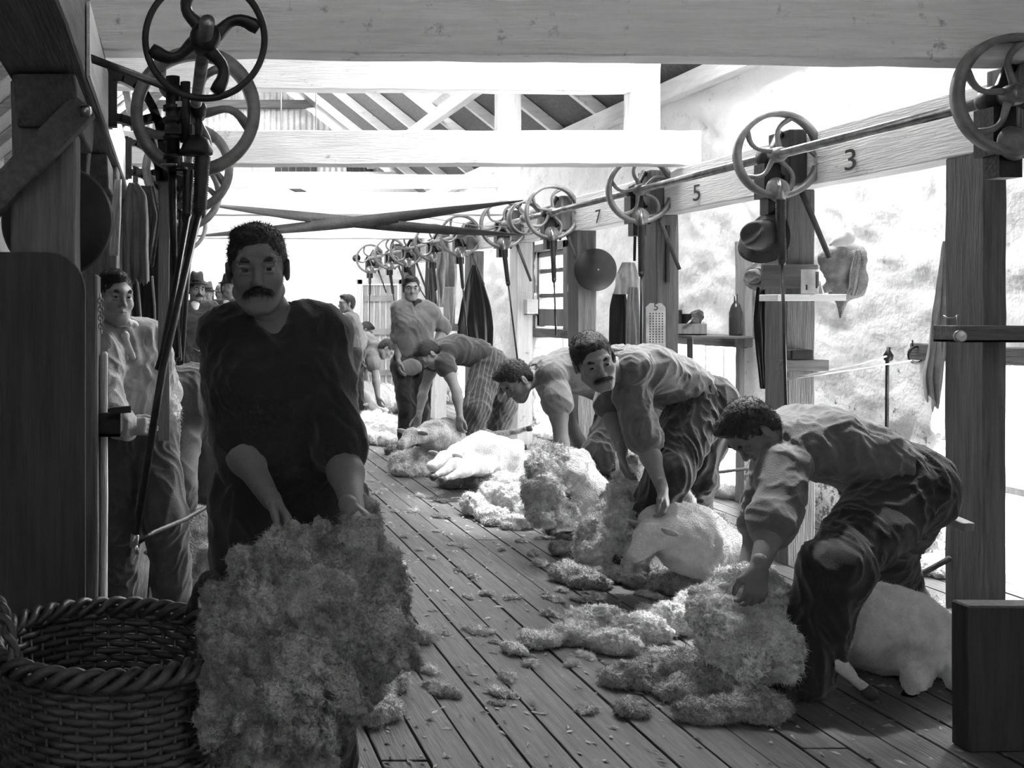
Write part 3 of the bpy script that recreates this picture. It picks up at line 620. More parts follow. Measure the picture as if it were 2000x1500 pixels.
# left hangings behind and above the boy
drape('hanging_sack', [(252, 268, 356), (244, 286, 380), (240, 290, 430), (238, 290, 500), (240, 292, 555)], 4.5, GREYC, 'torn pale sack hung up under the left bracket above the boy', 'sack', .035, 4, seed=2, frag=.03)
drape('hanging_cloth', [(262, 300, 362), (285, 312, 420), (282, 306, 470), (275, 300, 520)], 4.62, DGREYC, 'dark rag hanging behind the torn pale sack', 'cloth', .03, 3, seed=5, frag=.03)
drape('hanging_coat', [(285, 322, 395), (262, 335, 480), (258, 345, 580), (255, 352, 700)], 4.75, BLACKC, 'black coat hanging behind the boy', 'coat', .05, 4, seed=7)
drape('hanging_trousers', [(318, 338, 500), (306, 348, 600), (300, 356, 705)], 4.95, DGREYC, 'dark trousers hanging to the right of the black coat behind the boy', 'trousers', .04, 3, seed=9)
for i, (a, b, c, d, e, f_) in enumerate(((268, 545, 275, 620, 268, 700), (297, 540, 302, 600, 305, 690))):
    tag(MB().tube([at(a, b, 4.55), at(c, d, 4.6), at(e, f_, 4.6)], .006, 6).build('frayed_rope', LGREYC), 'frayed rope end hanging beside the boy, %s of the pair' % ('left' if i == 0 else 'right'), 'rope')
drape('hanging_cloth', [(224, 238, 350), (216, 236, 420), (214, 232, 500)], 4.65, PALEC, 'narrow pale rag on the second left post beside the round disc', 'cloth', .015, 3, seed=3)
# two round discs
def disc(c, r, lab, nrm):
    t = MB().lathe(c, [(0, -.055), (r*.35, -.052), (r*.7, -.035), (r*.95, -.012), (r, 0), (r*.96, .004), (r*.7, -.02), (0, -.04)], nrm, 48); o = t.build('round_disc', mat('black_tin', .03, .55, .1, 30, .3, 4)); tag(o, lab, 'disc')
    MB().lathe(np.array(c)-unit(nrm)*.06, [(0, 0), (.008, 0), (.008, .02), (0, .02)], nrm, 10).build('nail', STEEL, o)
disc(at(112, 432, 3.24), .178, 'round dark metal disc fixed behind the near left post', (0, 1, 0)); disc(at(1163, 527, 8.715), .182, 'round black metal disc hanging on the broad right post', (-.0, 1, 0))
# hats
FELT = mat('brown_felt', .05, .95, .2, 120, .25, 10, sheen=.4)
def hat(c, axis, r, h, m_, name='felt_hat', parent=None, pinch=True, flop=.03, roll=0, w=1):
    z = unit(axis); x = unit(np.cross(z, V(.3, .2, 1) if abs(z[2]) < .9 else V(1, 0, 0))); y = np.cross(z, x); x, y = x*math.cos(roll)+y*math.sin(roll), -x*math.sin(roll)+y*math.cos(roll)
    n = 40; prof = [(r*.46, .012), (r*.56, -.002), (r*.8, 0), (r, .008), (r*1.005, .014), (r*.8, .008), (r*.60, .010), (r*.56, .03), (r*.54, h*.55), (r*.47, h*.9), (r*.36, h), (r*.15, h*.96), (0.001, h*.94)]; v = []
    for k, (pr, ph) in enumerate(prof):
        for q in range(n):
            t = 2*PI*q/n; a, b = pr*math.cos(t), pr*math.sin(t)*.86*w; hh = ph
            if pr > r*.7: hh += flop*math.cos(2*t)*(pr/r)
            if pinch and ph > h*.85: hh -= .16*h*math.exp(-(b/(r*.2))**2)
            v.append(np.array(c)+a*x+b*y+hh*z)
    f = np.array([(i*n+q, i*n+(q+1) % n, (i+1)*n+(q+1) % n, (i+1)*n+q) for i in range(len(prof)-1) for q in range(n)])
    o = mk(name, v, f, m_, parent); s_ = o.modifiers.new('u', 'SUBSURF'); s_.levels = s_.render_levels = 1
    v2 = []
    for hh in (.012, .042):
        for q in range(n): t = 2*PI*q/n; v2.append(np.array(c)+r*.585*math.cos(t)*x+r*.585*.86*w*math.sin(t)*y+hh*z)
    mk('hat_band', v2, np.array([(q, (q+1) % n, n+(q+1) % n, n+q) for q in range(n)]), BLACKC, o); return o
tag(hat(at(1498, 462, 5.62), (-.93, -.34, .10), .165, .14, FELT, roll=.5), 'dark felt hat with dented crown hanging on the post under the stencilled 3', 'hat')
STRAW = mat('straw', .35, .9, .6, 90, .3, 20); tag(hat(at(1483, 540, 6.1), (-1, -.3, 0), .10, .08, STRAW, 'straw_hat', flop=.01), 'small pale straw hat hanging behind the post below the felt hat', 'hat')
drape('hanging_coat', [(1478, 1500, 560), (1472, 1500, 620), (1476, 1500, 700), (1486, 1500, 760)], 6.1, BLACKC, 'black coat hanging behind the post below the straw hat', 'coat', .02, 3, seed=4)
# shelf on the second right post
o = timber('wall_shelf', (3.34, 5.62, zat(588, 5.7)), (3.72, 5.795, zat(575, 5.7)), WHITE, 'short pale shelf nailed across the post holding a tin mug', 'shelf', amp=.002, bev=.002); ZS = zat(575, 5.7)+.003
timber('backing_board', (3.35, 5.775, ZS+.03), (3.66, 5.797, zat(516, 5.75)), GREYX, 'grey backing board above the short pale shelf', 'board', amp=.002, bev=.002)
timber('backing_board', (3.44, 5.74, zat(725, 5.75)), (3.70, 5.797, zat(703, 5.75)), GREYX, 'grey cross board low on the post under the short pale shelf', 'board', amp=.002, bev=.002)
tag(MB().box((3.49, 5.745, zat(703, 5.75)+.003), (3.62, 5.795, zat(683, 5.75))).build('dark_box', BLACKC, bev=.008), 'small black box resting on the low cross board of the post', 'box')
def mug(c, r, h, m_, lab, name='tin_mug', cat='mug'):
    t = MB().lathe(c, [(0, 0), (r, 0), (r*1.02, h*.03), (r, h*.97), (r*1.03, h), (r*.92, h), (r*.9, h*.1), (0, h*.08)], (0, 0, 1), 28); o = t.build(name, m_); tag(o, lab, cat); c = np.array(c)
    return o, c
ENAM = mat('white_enamel', .75, .4, 0, 10, .3, 6)
o, c = mug(at(1582, 575, 5.68)*V(1, 1, 0)+V(0, 0, ZS), .043, .135, ENAM, 'white printed tin standing on the short pale shelf', 'printed_tin', 'tin')
mb = MB()
for a0, a1, z0, z1 in ((-1.5, -1.2, .03, .11), (-1.15, -.95, .04, .12), (-1.5, -.95, .112, .12), (-2.6, -2.4, .02, .05)):
    n = 6; pts = [(c+V(.0445*math.cos(a), .0445*math.sin(a), 0)) for a in np.linspace(a0, a1, n)]; mb.add([p+V(0, 0, z) for z in (z0, z1) for p in pts], [(q, q+1, n+q+1, n+q) for q in range(n-1)])
mb.build('printed_mark', BLACKP, o)
tag(MB().lathe(at(1601, 575, 5.66)*V(1, 1, 0)+V(0, 0, ZS), [(0, 0), (.026, 0), (.004, .07), (0, .07)], (0, 0, 1), 4).build('paper_packet', PALEC), 'small pointed pale packet next to the printed tin', 'packet')
# sack bundle with a white cap on top, hanging by the shelf
def lump(name, parts, h, m_, lab, cat, amp=.012, sc=9, parent=None, seed=0, fz=None, smooth=1, pf=False, floor=None):
    s = SDF()
    for p in parts:
        if len(p) == 3 and not hasattr(p[2], '__len__'): s.sph(p[0], p[1], k=p[2])
        elif len(p) == 3: s.ell(p[0], p[1], k=p[2][0])
        else: s.cap(p[0], p[1], p[2], p[3], k=p[4] if len(p) > 4 else .03)
    v, f = s.mesh(h, floor); v = relax(v, f, smooth); N = normals(v, f); v = v+N*((puff(v, sc, 3, seed)-.25)*amp*2.2 if pf else fbm(v, sc, 3, seed)*amp*1.6)[:, None]
    if fz:
        a, b = strands(v, f, fz[0], fz[1], fz[2], seed, droop=fz[3] if len(fz) > 3 else 0); v, f = np.concatenate([v, a]), np.concatenate([f, b+len(v)])
    if floor is not None: v[:, 2] = np.maximum(v[:, 2], floor+.001)
    o = mk(name, v, f, m_, parent); return tag(o, lab, cat) if lab else o
A = lambda px, py, y=5.95: at(px, py, y)
lump('hanging_sack', [(A(1640, 480), A(1655, 500), .05, .09), (A(1620, 500), A(1630, 530), .06, .07), (A(1655, 510), A(1660, 560), .09, .085), (A(1648, 560), A(1642, 618), .07, .012), (A(1625, 555), A(1610, 565), .03, .02)], .012, HESS, 'bulging hessian sack with pointed bottom hanging by the tin shelf', 'sack', .02, 10)
drape('sacking_flap', [(1672, 1680, 488), (1664, 1688, 510), (1660, 1686, 530), (1658, 1678, 560), (1652, 1672, 578)], 5.86, HESS, 'square flap of sacking over the front of the bulging hessian sack', 'sacking', .01, 3, seed=6)
lump('white_cap', [(A(1622, 478, 5.85), A(1652, 460, 5.85), .012, .04), (A(1640, 472, 5.85), A(1656, 470, 5.85), .03, .03)], .008, PALEC, 'folded white cap lying on top of the hessian sack', 'cap', .004, 14)
# rods, ropes and ring by the wall
tag(MB().tube([A(1736, 678, 6.08), A(1733, 700, 6.08), A(1730, 1081, 6.08)], .010, 8).lathe(A(1735, 697, 6.08), [(0, -.03), (.022, -.02), (.026, .01), (.01, .04), (0, .05)], (0, 0, 1), 12).build('iron_rod', IRON), 'upright iron rod with knotted top standing by the limewashed wall', 'rod')
tag(MB().tube([A(1536, 740, 5.6), A(1600, 727, 5.8), A(1680, 710, 5.95), A(1731, 696, 6.06)], .006, 7).build('rope', LGREYC), 'upper rope stretched from the shearing tube to the iron rod', 'rope')
tag(MB().tube([A(1536, 741, 5.58), A(1620, 729, 5.8), A(1700, 716, 5.9), A(1780, 704, 5.92)], .005, 7).build('rope', LGREYC), 'lower rope stretched from the shearing tube to the wire ring', 'rope')
c = A(1790, 693, 5.95); tag(MB().tube([c+V(.045*math.cos(t), 0, .048*math.sin(t)) for t in np.linspace(0, 2*PI, 17)[:-1]], .008, 6, closed=True).tube([c+V(-.02, 0, .04), A(1782, 664, 5.95)], .004, 6).build('wire_ring', IRON), 'twisted wire ring hanging beside the right edge post', 'ring')
# things on the near right post
drape('hanging_cloth', [(1841, 1846, 470), (1832, 1846, 540), (1824, 1846, 620), (1816, 1846, 690), (1808, 1842, 740), (1815, 1836, 785)], 4.66, PALEC, 'long pale ragged cloth hanging on the right edge post', 'cloth', .03, 4, seed=8, frag=.05)
zb = zat(668, 4.33); tray('shelf_box', (3.28, 4.27, zb), (3.60, 4.395, zat(636, 4.33)), .012, GREYX, 'shallow wooden shelf box nailed across the right edge post')
c = at(1877, 657, 4.259); o = MB().lathe(c, [(0, 0), (.026, 0), (.026, .01), (.02, .012), (0, .012)], (0, 1, 0), 24).build('pocket_watch', STEEL); tag(o, 'small round pocket watch hung on the shelf box at the right edge', 'watch')
MB().lathe(c-V(0, .002, 0), [(0, 0), (.021, 0), (.021, .002), (0, .002)], (0, 1, 0), 20).build('watch_face', ENAM, o); MB().tube([c+V(-.005, 0, .026), at(1870, 632, 4.25), at(1868, 615, 4.26)], .002, 6).build('watch_chain', STEEL, o)
tag(MB().tube([at(1843, 616, 4.38), at(1850, 621, 4.36), at(1862, 621, 4.36), at(1872, 615, 4.38)], .003, 6).build('wire_loop', STEEL), 'thin wire loop tacked above the shelf box', 'wire')
# tally card on the third post
def card():
    y = 7.342; a, b = at(1262, 688, y), at(1300, 592, y); o = MB().prism([(a[0], y, a[2]), (b[0], y, a[2]), (b[0], y, b[2]-.03), (b[0]-.03, y, b[2]), (a[0]+.03, y, b[2]), (a[0], y, b[2]-.03)], (0, .006, 0)).build('tally_card', mat('old_card', .5, .9, 0, 10, .25, 8)); tag(o, 'narrow tally card headed with a printed 5 on the third right post', 'card')
    text('5', .075, ((a[0]+b[0])/2, y-.001, at(0, 600, y)[2]), (PI/2, 0, 0), BLACKP, 'printed_number', o)
    m = MB()
    for i in range(5):
        for j in range(12):
            x = a[0]+.028+i*.022; z = b[2]-.075-j*.0185; m.box((x-.004, y-.0015, z-.005), (x+.004, y, z+.005))
    m.build('printed_grid', BLACKP, o)
card()
timber('wood_strip', (3.56, 7.328, zat(551, 7.33)), (3.585, 7.347, zat(440, 7.33)), DARKZ, 'narrow dark slat fixed on the post above the tally card', 'slat', amp=.001, bev=.001)
# box shelf with bottles beyond the tally card
yb = 7.9; x0, x1 = xat(1303, yb), xat(1375, yb); zf = 1.255
o = MB().box((xat(1300, 8.0), 7.6, zf-.02), (XR-.03, 8.1, zf)).build('plank_shelf', GREYX, bev=.003); tag(o, 'rough plank shelf over the bright opening holding a box of bottles', 'shelf')
MB().bar((xat(1345, 8), 7.98, zf-.02), (xat(1348, 8), 8.0, zf-.5), .04, .03).build('shelf_leg', GREYZ, o)
tray('bottle_box', (x0, 7.8, zf+.001), (x1-.03, 8.05, zat(632, yb)), .012, MIDZ, 'open wooden box of bottles and rags on the plank shelf')
GLASSD = mat('dark_glass', .03, .15, spec=.6)
mug(V(xat(1318, yb), 7.86, zf+.014), .032, .18, IRON, 'dark tall can in the wooden box on the plank shelf', 'tall_can', 'can'); mug(V(xat(1337, yb), 7.87, zf+.014), .036, .15, IRON, 'black tin beside the tall can in the wooden box', 'black_tin', 'tin')
lump('oily_rag', [(V(xat(1352, yb), 7.9, zf+.09), V(xat(1366, yb), 7.93, zf+.15), .05, .045), (V(xat(1350, yb), 7.92, zf+.05), .04, .03)], .009, DGREYC, 'crumpled dark rag heaped in the wooden box', 'rag', .014, 18)
tag(MB().tube([V(xat(1322, yb), 7.795, zf+.06), V(xat(1340, yb), 7.79, zf+.13)], .009, 8).build('pencil_stub', STEEL), 'short bright metal tube leaning on the wooden box', 'tube')
c = V(xat(1437, 7.67), 7.67, zf+.001); o = MB().lathe(c, [(0, 0), (.045, 0), (.047, .02), (.047, .17), (.03, .23), (.014, .25), (.014, .31), (0, .31)], (0, 0, 1), 20).build('dark_bottle', GLASSD); tag(o, 'dark bottle standing against the weathered upright board', 'bottle')
# towel and coat on the second window side
drape('striped_towel', [(1215, 1240, 512), (1203, 1246, 540), (1198, 1246, 575)], 8.05, LGREYC, 'pale striped towel slung over a nail left of the tally card', 'towel', .03, 4, seed=1)
drape('hanging_shirt', [(1228, 1246, 560), (1222, 1248, 600), (1222, 1250, 690)], 8.0, GREYC, 'grey shirt sleeve hanging below the striped towel', 'shirt', .02, 4, seed=11)
drape('hanging_coat', [(1197, 1222, 572), (1191, 1226, 600), (1190, 1224, 700), (1190, 1222, 760)], 8.1, BLACKC, 'black coat hanging left of the tally card under the striped towel', 'coat', .02, 3, seed=12)
drape('hanging_cloth', [(1238, 1243, 440), (1237, 1242, 510)], 7.5, BLACKC, 'narrow black strap hanging left of the tally card post', 'strap', .005, 2, seed=13, n=6)
# far hangings
drape('long_coat', [(922, 930, 517), (912, 942, 545), (900, 956, 590), (893, 965, 640), (900, 966, 690)], 11.75, BLACKC, 'long black coat spread on a nail behind the bent shearer', 'coat', .05, 5, seed=14, yy=.05)
drape('hanging_shirt', [(855, 890, 492), (852, 893, 540), (856, 890, 600)], 12.6, GREYC, 'grey shirt hanging left of the long black coat', 'shirt', .05, 4, seed=15)
drape('hanging_trousers', [(832, 848, 500), (830, 852, 560), (836, 850, 640)], 13.2, DGREYC, 'dark trousers hanging behind the man with hand on hip', 'trousers', .04, 3, seed=16)
drape('hanging_cloth', [(1022, 1044, 462), (1020, 1045, 500), (1022, 1040, 560)], 10.35, GREYC, 'grey cloth hanging on the pale post by the barred window', 'cloth', .04, 4, seed=17)
drape('hanging_cloth', [(868, 888, 560), (866, 890, 600), (868, 888, 640)], 11.8, LGREYC, 'pale patched bag hanging under the grey shirt', 'bag', .04, 4, seed=18)
tag(MB().box((xat(868, 11.7), 11.6, zat(646, 11.7)), (xat(890, 11.7), 11.8, zat(636, 11.7))).build('wall_shelf', GREYX, bev=.003), 'small shelf block at the far post left of the long black coat', 'shelf')
tray('wooden_box', (xat(1023, 10.3), 10.2, zat(615, 10.3)), (xat(1044, 10.3), 10.298, zat(585, 10.3)), .012, WHITE, 'small whitewashed box nailed on the pale post by the barred window')
# stain figures on the back wall: a dark patch of marks
# rails at the right edge and pen sticks
tag(MB().bar(at(1802, 990, 4.4), at(1893, 1030, 4.15), .05, .035).build('pen_rail', MIDZ, bev=.005), 'worn wooden rail jutting from the right edge post behind the nearest shearer', 'rail')
tag(MB().tube([at(1780, 1132, 4.7), at(1856, 1090, 4.55)], .012, 8).build('pen_stick', GREYX), 'thin slanting stick near the floor by the right edge post', 'stick')
tag(MB().tube([at(1383, 925, 7.6), at(1460, 915, 7.3)], .012, 8).build('pen_stick', MIDZ), 'thin level stick across the opening behind the middle shearers', 'stick')
timber('board_end', (xat(1871, 3.4), 3.35, 0), (3.0, 3.43, zat(1176, 3.4)), DARKZ, 'dark upright board end in the bottom right corner', 'board', amp=.003)
# the cane wool basket, bottom left
def basket():
    c = V(-.15, 2.6, 0); rt, rb, H = .285, .235, .60; CANE = mat('wicker_cane', .045, .45, .2, 60, .3, 12, spec=.5)
    t = thing('wicker_basket', 'large dark wicker wool basket with plaited rim in the bottom left corner', 'basket', c)
    m = MB(); m.lathe(c, [(0, .015), (rb, .015), (rb, .03), (0, .03)], (0, 0, 1), 30); m.build('base', CANE, t); rings = 30; ns = 44; v = MB()
    for k in range(rings):
        z = .03+(H-.04)*k/(rings-1); r = rb+(rt-rb)*z/H; pts = []
        for q in range(ns*2):
            a = 2*PI*q/(ns*2); off = .007*math.sin(a*ns/2+PI*(k % 2)); pts.append(c+V((r+off)*math.cos(a), (r+off)*math.sin(a), z))
        v.tube(pts, .0095, 6, closed=True)
    v.build('woven_wall', CANE, t); st = MB()
    for q in range(ns//2*2):
        a = 2*PI*(q+.5)/ns; st.tube([c+V(rb*math.cos(a), rb*math.sin(a), .02), c+V(rt*math.cos(a), rt*math.sin(a), H)], .006, 5)
    st.build('stakes', CANE, t); rm = MB()
    for j in range(3):
        pts = []
        for q in range(180):
            a = 2*PI*q/180; ph = a*13+2*PI*j/3; pts.append(c+V((rt+.008+.018*math.cos(ph))*math.cos(a), (rt+.008+.018*math.cos(ph))*math.sin(a), H+.012+.018*math.sin(ph)))
        rm.tube(pts, .0115, 7, closed=True)
    rm.build('plaited_rim', CANE, t)
    for a0 in (.42, .42+PI):
        h = MB()
        for j in range(2):
            pts = []
            for q in range(40):
                u = q/39; a = a0-.34+.68*u; ph = u*22+PI*j; hz = H+.015+.125*math.sin(u*PI)**.7; r = rt+.005+.010*math.cos(ph); pts.append(c+V(r*math.cos(a), r*math.sin(a), hz+.010*math.sin(ph)))
            h.tube(pts, .010, 7)
        h.build('handle', CANE, t)
basket()
# ---------------------------------------------------------------- people
SKIN = mat('skin', .20, .55, .12, 140, .10, 10, spec=.35); SKIND = mat('weathered_skin', .15, .55, .12, 140, .12, 10, spec=.35); SKINL = mat('pale_skin', .40, .55, .1, 140, .08, 10, spec=.3)
HAIRM = mat('dark_hair', .022, .6, .3, 160, .3, 20, spec=.4); HAIRL = mat('brown_hair', .09, .6, .3, 160, .3, 20, spec=.4)
EYEW = mat('eye_white', .22, .3); EYED = mat('eye_iris', .02, .2); BOOTM = mat('boot_leather', .03, .5, .3, 60, .3, 8, spec=.4)
SH_BLK = cm('black_shirt', .016); SH_GRY = cm('grey_shirt', .17); SH_MID = cm('mid_shirt', .10); SH_LT = cm('light_shirt', .42); TR_DK = cm('dark_trousers', .018); TR_MD = cm('grey_trousers', .075); TR_LT = cm('dusty_trousers', .14); SUIT = cm('dark_suit', .03)
def frame(fwd, up):
    f = unit(fwd); u = np.array(up, float); u = unit(u-f*(u@f)); r = np.cross(f, u); return np.stack([r, f, u])   # rows: right, forward, up
def head(c, fwd, up, s=1.0, h=.0035, neck=None, eyes=True, mouth=True):
    A_ = frame(fwd, up); P = lambda x, y, z: np.array(c)+(x*A_[0]+y*A_[1]+z*A_[2])*s
    b = SDF(); E = lambda p, r, k=.02, sub=False: b.ell(P(*p), np.array(r)*s, A_, k, sub)
    E((0, -.012, .036), (.076, .096, .086)); E((0, .028, -.03), (.06, .062, .078), .03); E((0, .05, -.085), (.034, .032, .026), .03)
    for q in (1, -1):
        b.cap(P(q*.054, .005, -.06), P(q*.02, .066, -.1), .016*s, .014*s, k=.03); E((q*.044, .058, -.028), (.02, .02, .02), .025)
    b.cap(P(-.04, .078, .026), P(0, .086, .024), .012*s, .013*s, k=.018); b.cap(P(.04, .078, .026), P(0, .086, .024), .012*s, .013*s, k=.018)
    for q in (1, -1):
        E((q*.031, .098, .004), (.019, .018, .011), .014, True); b.sph(P(q*.031, .073, .003), .0135*s, k=.004)
        E((q*.031, .0835, .0105), (.018, .0085, .0042), .004); E((q*.031, .0830, -.0065), (.016, .008, .0035), .005)
    b.cap(P(0, .084, .012), P(0, .108, -.03), .0075*s, .0105*s, k=.012)
    for q in (1, -1): b.sph(P(q*.0115, .096, -.035), .0085*s, k=.008); b.sph(P(q*.006, .104, -.043), .0028*s, k=.003, sub=True)
    if mouth:
        b.cap(P(-.021, .081, -.063), P(0, .0905, -.060), .005*s, .0062*s, k=.006); b.cap(P(.021, .081, -.063), P(0, .0905, -.060), .005*s, .0062*s, k=.006); b.cap(P(-.017, .081, -.072), P(.017, .081, -.072), .0065*s, k=.008); E((0, .084, -.072), (.014, .008, .006), .006)
        b.cap(P(-.022, .088, -.0665), P(.022, .088, -.0665), .0022*s, k=.004, sub=True)
    for q in (1, -1):
        ea = frame(A_[1]*1+A_[0]*q*.35, A_[2]-A_[1]*.2); b.ell(P(q*.080, -.004, -.004), V(.007, .019, .031)*s, ea, .008); b.ell(P(q*.087, .002, -.002), V(.004, .010, .018)*s, ea, .004, True)
    if neck is not None: b.cap(P(0, -.025, -.05), neck, .052*s, .058*s, k=.03)
    v, f = b.mesh(h*s); return relax(v, f, 1, .4), f, P, A_
def hand(w, d, n, tside, curl=.5, s=1.0, h=.0042, spread=1.0, thumb=.6):
    """w wrist, d finger direction, n the way the palm faces, tside the thumb's side"""
    d = unit(d); n = unit(np.array(n, float)-d*(np.array(n)@d)); t = unit(np.array(tside, float)-d*(np.array(tside)@d)-n*(np.array(tside)@n)); b = SDF()
    L = [.074, .083, .077, .060]
    b.cap(w-d*.03, w+d*.012, .024*s, .025*s, k=.02)
    for i in range(4):
        o = (.030-.020*i); kn = w+(d*(.088-.004*abs(i-1))+t*o-n*.0)*s; b.cap(w+(d*.012+t*o*.6)*s, kn, .0145*s, .0115*s, k=.02); p = kn; a = 0; dd = d+t*(.16-.11*i)*spread*.5
        for j, fr in enumerate((.45, .32, .26)):
            a += curl*(.75, 1.0, .7)[j]; di = unit(unit(dd)*math.cos(a)+n*math.sin(a)); q = p+di*L[i]*fr*s; b.cap(p, q, (.0098-.0010*j)*s, (.0092-.0011*j)*s, k=.0035); p = q
    p = w+(d*.022+t*.022)*s; q = w+(d*.052+t*(.050)+n*.012)*s; r = q+unit(d*.8+t*(.35-thumb*.3)+n*thumb*.5)*.032*s; e = r+unit(d*.8-t*thumb*.2+n*thumb*.6)*.026*s
    b.cap(p, q, .0155*s, .0125*s, k=.015); b.cap(q, r, .0115*s, .0105*s, k=.006); b.cap(r, e, .0102*s, .0082*s, k=.004)
    return b.mesh(h*s)
def join(parts):
    vs, fs, n = [], [], 0
    for v, f in parts:
        if len(f) == 0: continue
        vs.append(v); fs.append(f+n); n += len(v)
    return np.concatenate(vs), np.concatenate(fs)
def folds(v, f, amp, seed=0, sc=(7, 7, 4), drop=None):
    N = normals(v, f); w = np.stack([noise(v*3+9*i, seed+20+i) for i in range(3)], 1)*.22; u = (v+w)*np.array(sc); n = noise(u, seed); n2 = noise(u*2.1+5, seed+1); r = ((1-np.abs(n)*2.6).clip(0, 1)**2)*.75+((1-np.abs(n2)*2.6).clip(0, 1)**2)*.45-.35+n*.6
    return v+N*(r*amp)[:, None]
def person(name_loc, label, J, face, up, lat, clothes, s=1.0, h=.010, hh=.0042, group=None, hands=None, hair='short', hairm=None, eyes=True, extras=None, seed=0, skin=None, shirtfold=.009, moustache=False, bulk=1.0, headscale=None):
    """J: joints in world space.  a = side +lat, b = side -lat"""
    t = thing('person', label, 'person', name_loc, group); skin = skin or SKIN; lat = unit(lat); J = {k: np.array(v, float) for k, v in J.items()}; hs = headscale or s
    nk, pv = J['neck'], J['pelvis']; ch = J.get('chest', nk*.68+pv*.32); mid = J.get('mid', nk*.33+pv*.67); llat = unit(J.get('lat2', lat))
    for q, k in ((1, 'a'), (-1, 'b')):
        J.setdefault('sh'+k, nk+(ch-nk)*.22+lat*q*.165*s); J.setdefault('hip'+k, pv+llat*q*.088*s)
    # one continuous body
    b = SDF(); B = bulk*s
    def torso(b, g, k=.05, low=1.0):
        for q in (1, -1):
            b.cap(nk*.75+ch*.25+lat*q*.085*s, ch+lat*q*.085*s, .075*B+g, .098*B+g, k=k); b.cap(ch+lat*q*.085*s, mid+lat*q*.07*s, .098*B+g, .092*B+g, k=k); b.cap(mid+lat*q*.07*s, mid+(pv-mid)*low+llat*q*.075*s, .092*B+g, .102*B+g, k=k)
        b.cap(nk*.6+ch*.4, ch, .07*B+g, .105*B+g, k=.05); b.cap(ch, mid*.6+pv*.4, .105*B+g, .10*B+g, k=.05)
        b.cap(nk*.8+ch*.2+lat*.15*s, nk*.8+ch*.2-lat*.15*s, .052*s+g, .052*s+g, k=.05)
    torso(b, 0); b.cap(nk+(J['head']-nk)*.25, nk+(ch-nk)*.15, .052*s, .07*s, k=.03)
    def lim(b, pts, rs, k=.03):
        for i in range(len(pts)-1): b.cap(pts[i], pts[i+1], rs[i], rs[i+1], k=k)
    for k in 'ab':
        if 'el'+k in J: 
            S_, E_, W_ = J['sh'+k], J['el'+k], J['wr'+k]; fm = E_*.7+W_*.3; lim(b, [S_, S_*.55+E_*.45, E_, fm, W_], [.058*B, .050*B, .039*B, .042*B, .027*B])
        if 'kn'+k in J:
            H_, K_, A_ = J['hip'+k], J['kn'+k], J['an'+k]; lim(b, [H_, K_, K_*.65+A_*.35, A_], [.09*B, .055*B, .054*B, .038*B]); b.cap(A_, J['to'+k], .04*s, .03*s, k=.03)
    parts = [b.mesh(h)]
    hv, hf, P, A_ = head(J['head'], face, up, hs, hh, neck=nk+(ch-nk)*.05); parts.append((hv, hf))
    for k, hd in (hands or {}).items():
        parts.append(hand(J['wr'+k], hd[0], hd[1], hd[2], hd[3] if len(hd) > 3 else .5, s*1.02, max(.0042, hh*1.1)))
    v, f = join(parts); mk('body', v, f, skin, t)
    if eyes:
        for q in (1, -1):
            R_ = .0143*hs; e = MB().lathe(P(q*.031, .0742, .0025), [(R_*math.sin(x), R_*math.cos(x)) for x in np.linspace(.001, 1.7, 14)], A_[1], 16); o = e.build('eye', EYED, t); o.data.materials.append(EYEW)
            mi = [0 if i//16 < 4 else 1 for i in range(13*16)]+[0, 1]; o.data.polygons.foreach_set('material_index', mi[:len(o.data.polygons)])
            l = SDF(); l.cap(P(q*.018, .094, .0245), P(q*.034, .091, .029), .0045*hs, .0048*hs, k=.01); l.cap(P(q*.034, .091, .029), P(q*.050, .078, .024), .0048*hs, .003*hs, k=.01)
            a, c = l.mesh(.003*hs); x, y = strands(a, c, 120, .006, .0005, 1); a, c = join([(a, c), (x, y)]); mk('eyebrow', a, c, hairm or HAIRM, t)
    if moustache:
        l = SDF()
        for q in (1, -1): l.cap(P(q*.002, .099, -.051), P(q*.03, .086, -.060), .0075*hs, .0055*hs, k=.01); l.cap(P(q*.03, .086, -.060), P(q*.038, .078, -.067), .0055*hs, .002*hs, k=.01)
        a, c = l.mesh(.003*hs); x, y = strands(a, c, 500, .010, .0006, 2, droop=1); a, c = join([(a, c), (x, y)]); mk('moustache', a, c, hairm or HAIRM, t)
    # hair
    if hair:
        g = SDF(); E = lambda p, r, k=.02, sub=False: g.ell(P(*p), np.array(r)*hs, A_, k, sub); fr = {'short': 0, 'long': .004, 'crop': -.004}.get(hair, 0)
        E((0, -.017, .039), (.080+fr, .100+fr, .089+fr)); E((0, -.055, -.02), (.066, .05, .055), .03)
        if hair != 'crop': E((.022, .05, .098), (.045, .04, .02), .03)
        E((0, .105, -.005), (.078, .062, .078), .012, True); E((.07, .055, -.05), (.06, .06, .05), .01, True); E((-.07, .055, -.05), (.06, .06, .05), .01, True); E((0, -.03, -.115), (.12, .12, .05), .01, True)
        for q in (1, -1): E((q*.086, -.002, -.004), (.014, .02, .032), .006, True)
        a, c = g.mesh(hh*1.1*hs); a = relax(a, c, 1); N = normals(a, c); a = a+N*(fbm(a*np.array([1, 1, .6]), 60, 3, seed)*.005)[:, None]
        x, y = strands(a, c, 4200 if hh < .006 else 900, .009 if hh < .006 else .008, .0007 if hh < .006 else .0016, seed, curl=.9); a, c = join([(a, c), (x, y)]); mk('hair', a, c, hairm or HAIRM, t)
    # clothes
    C_ = clothes
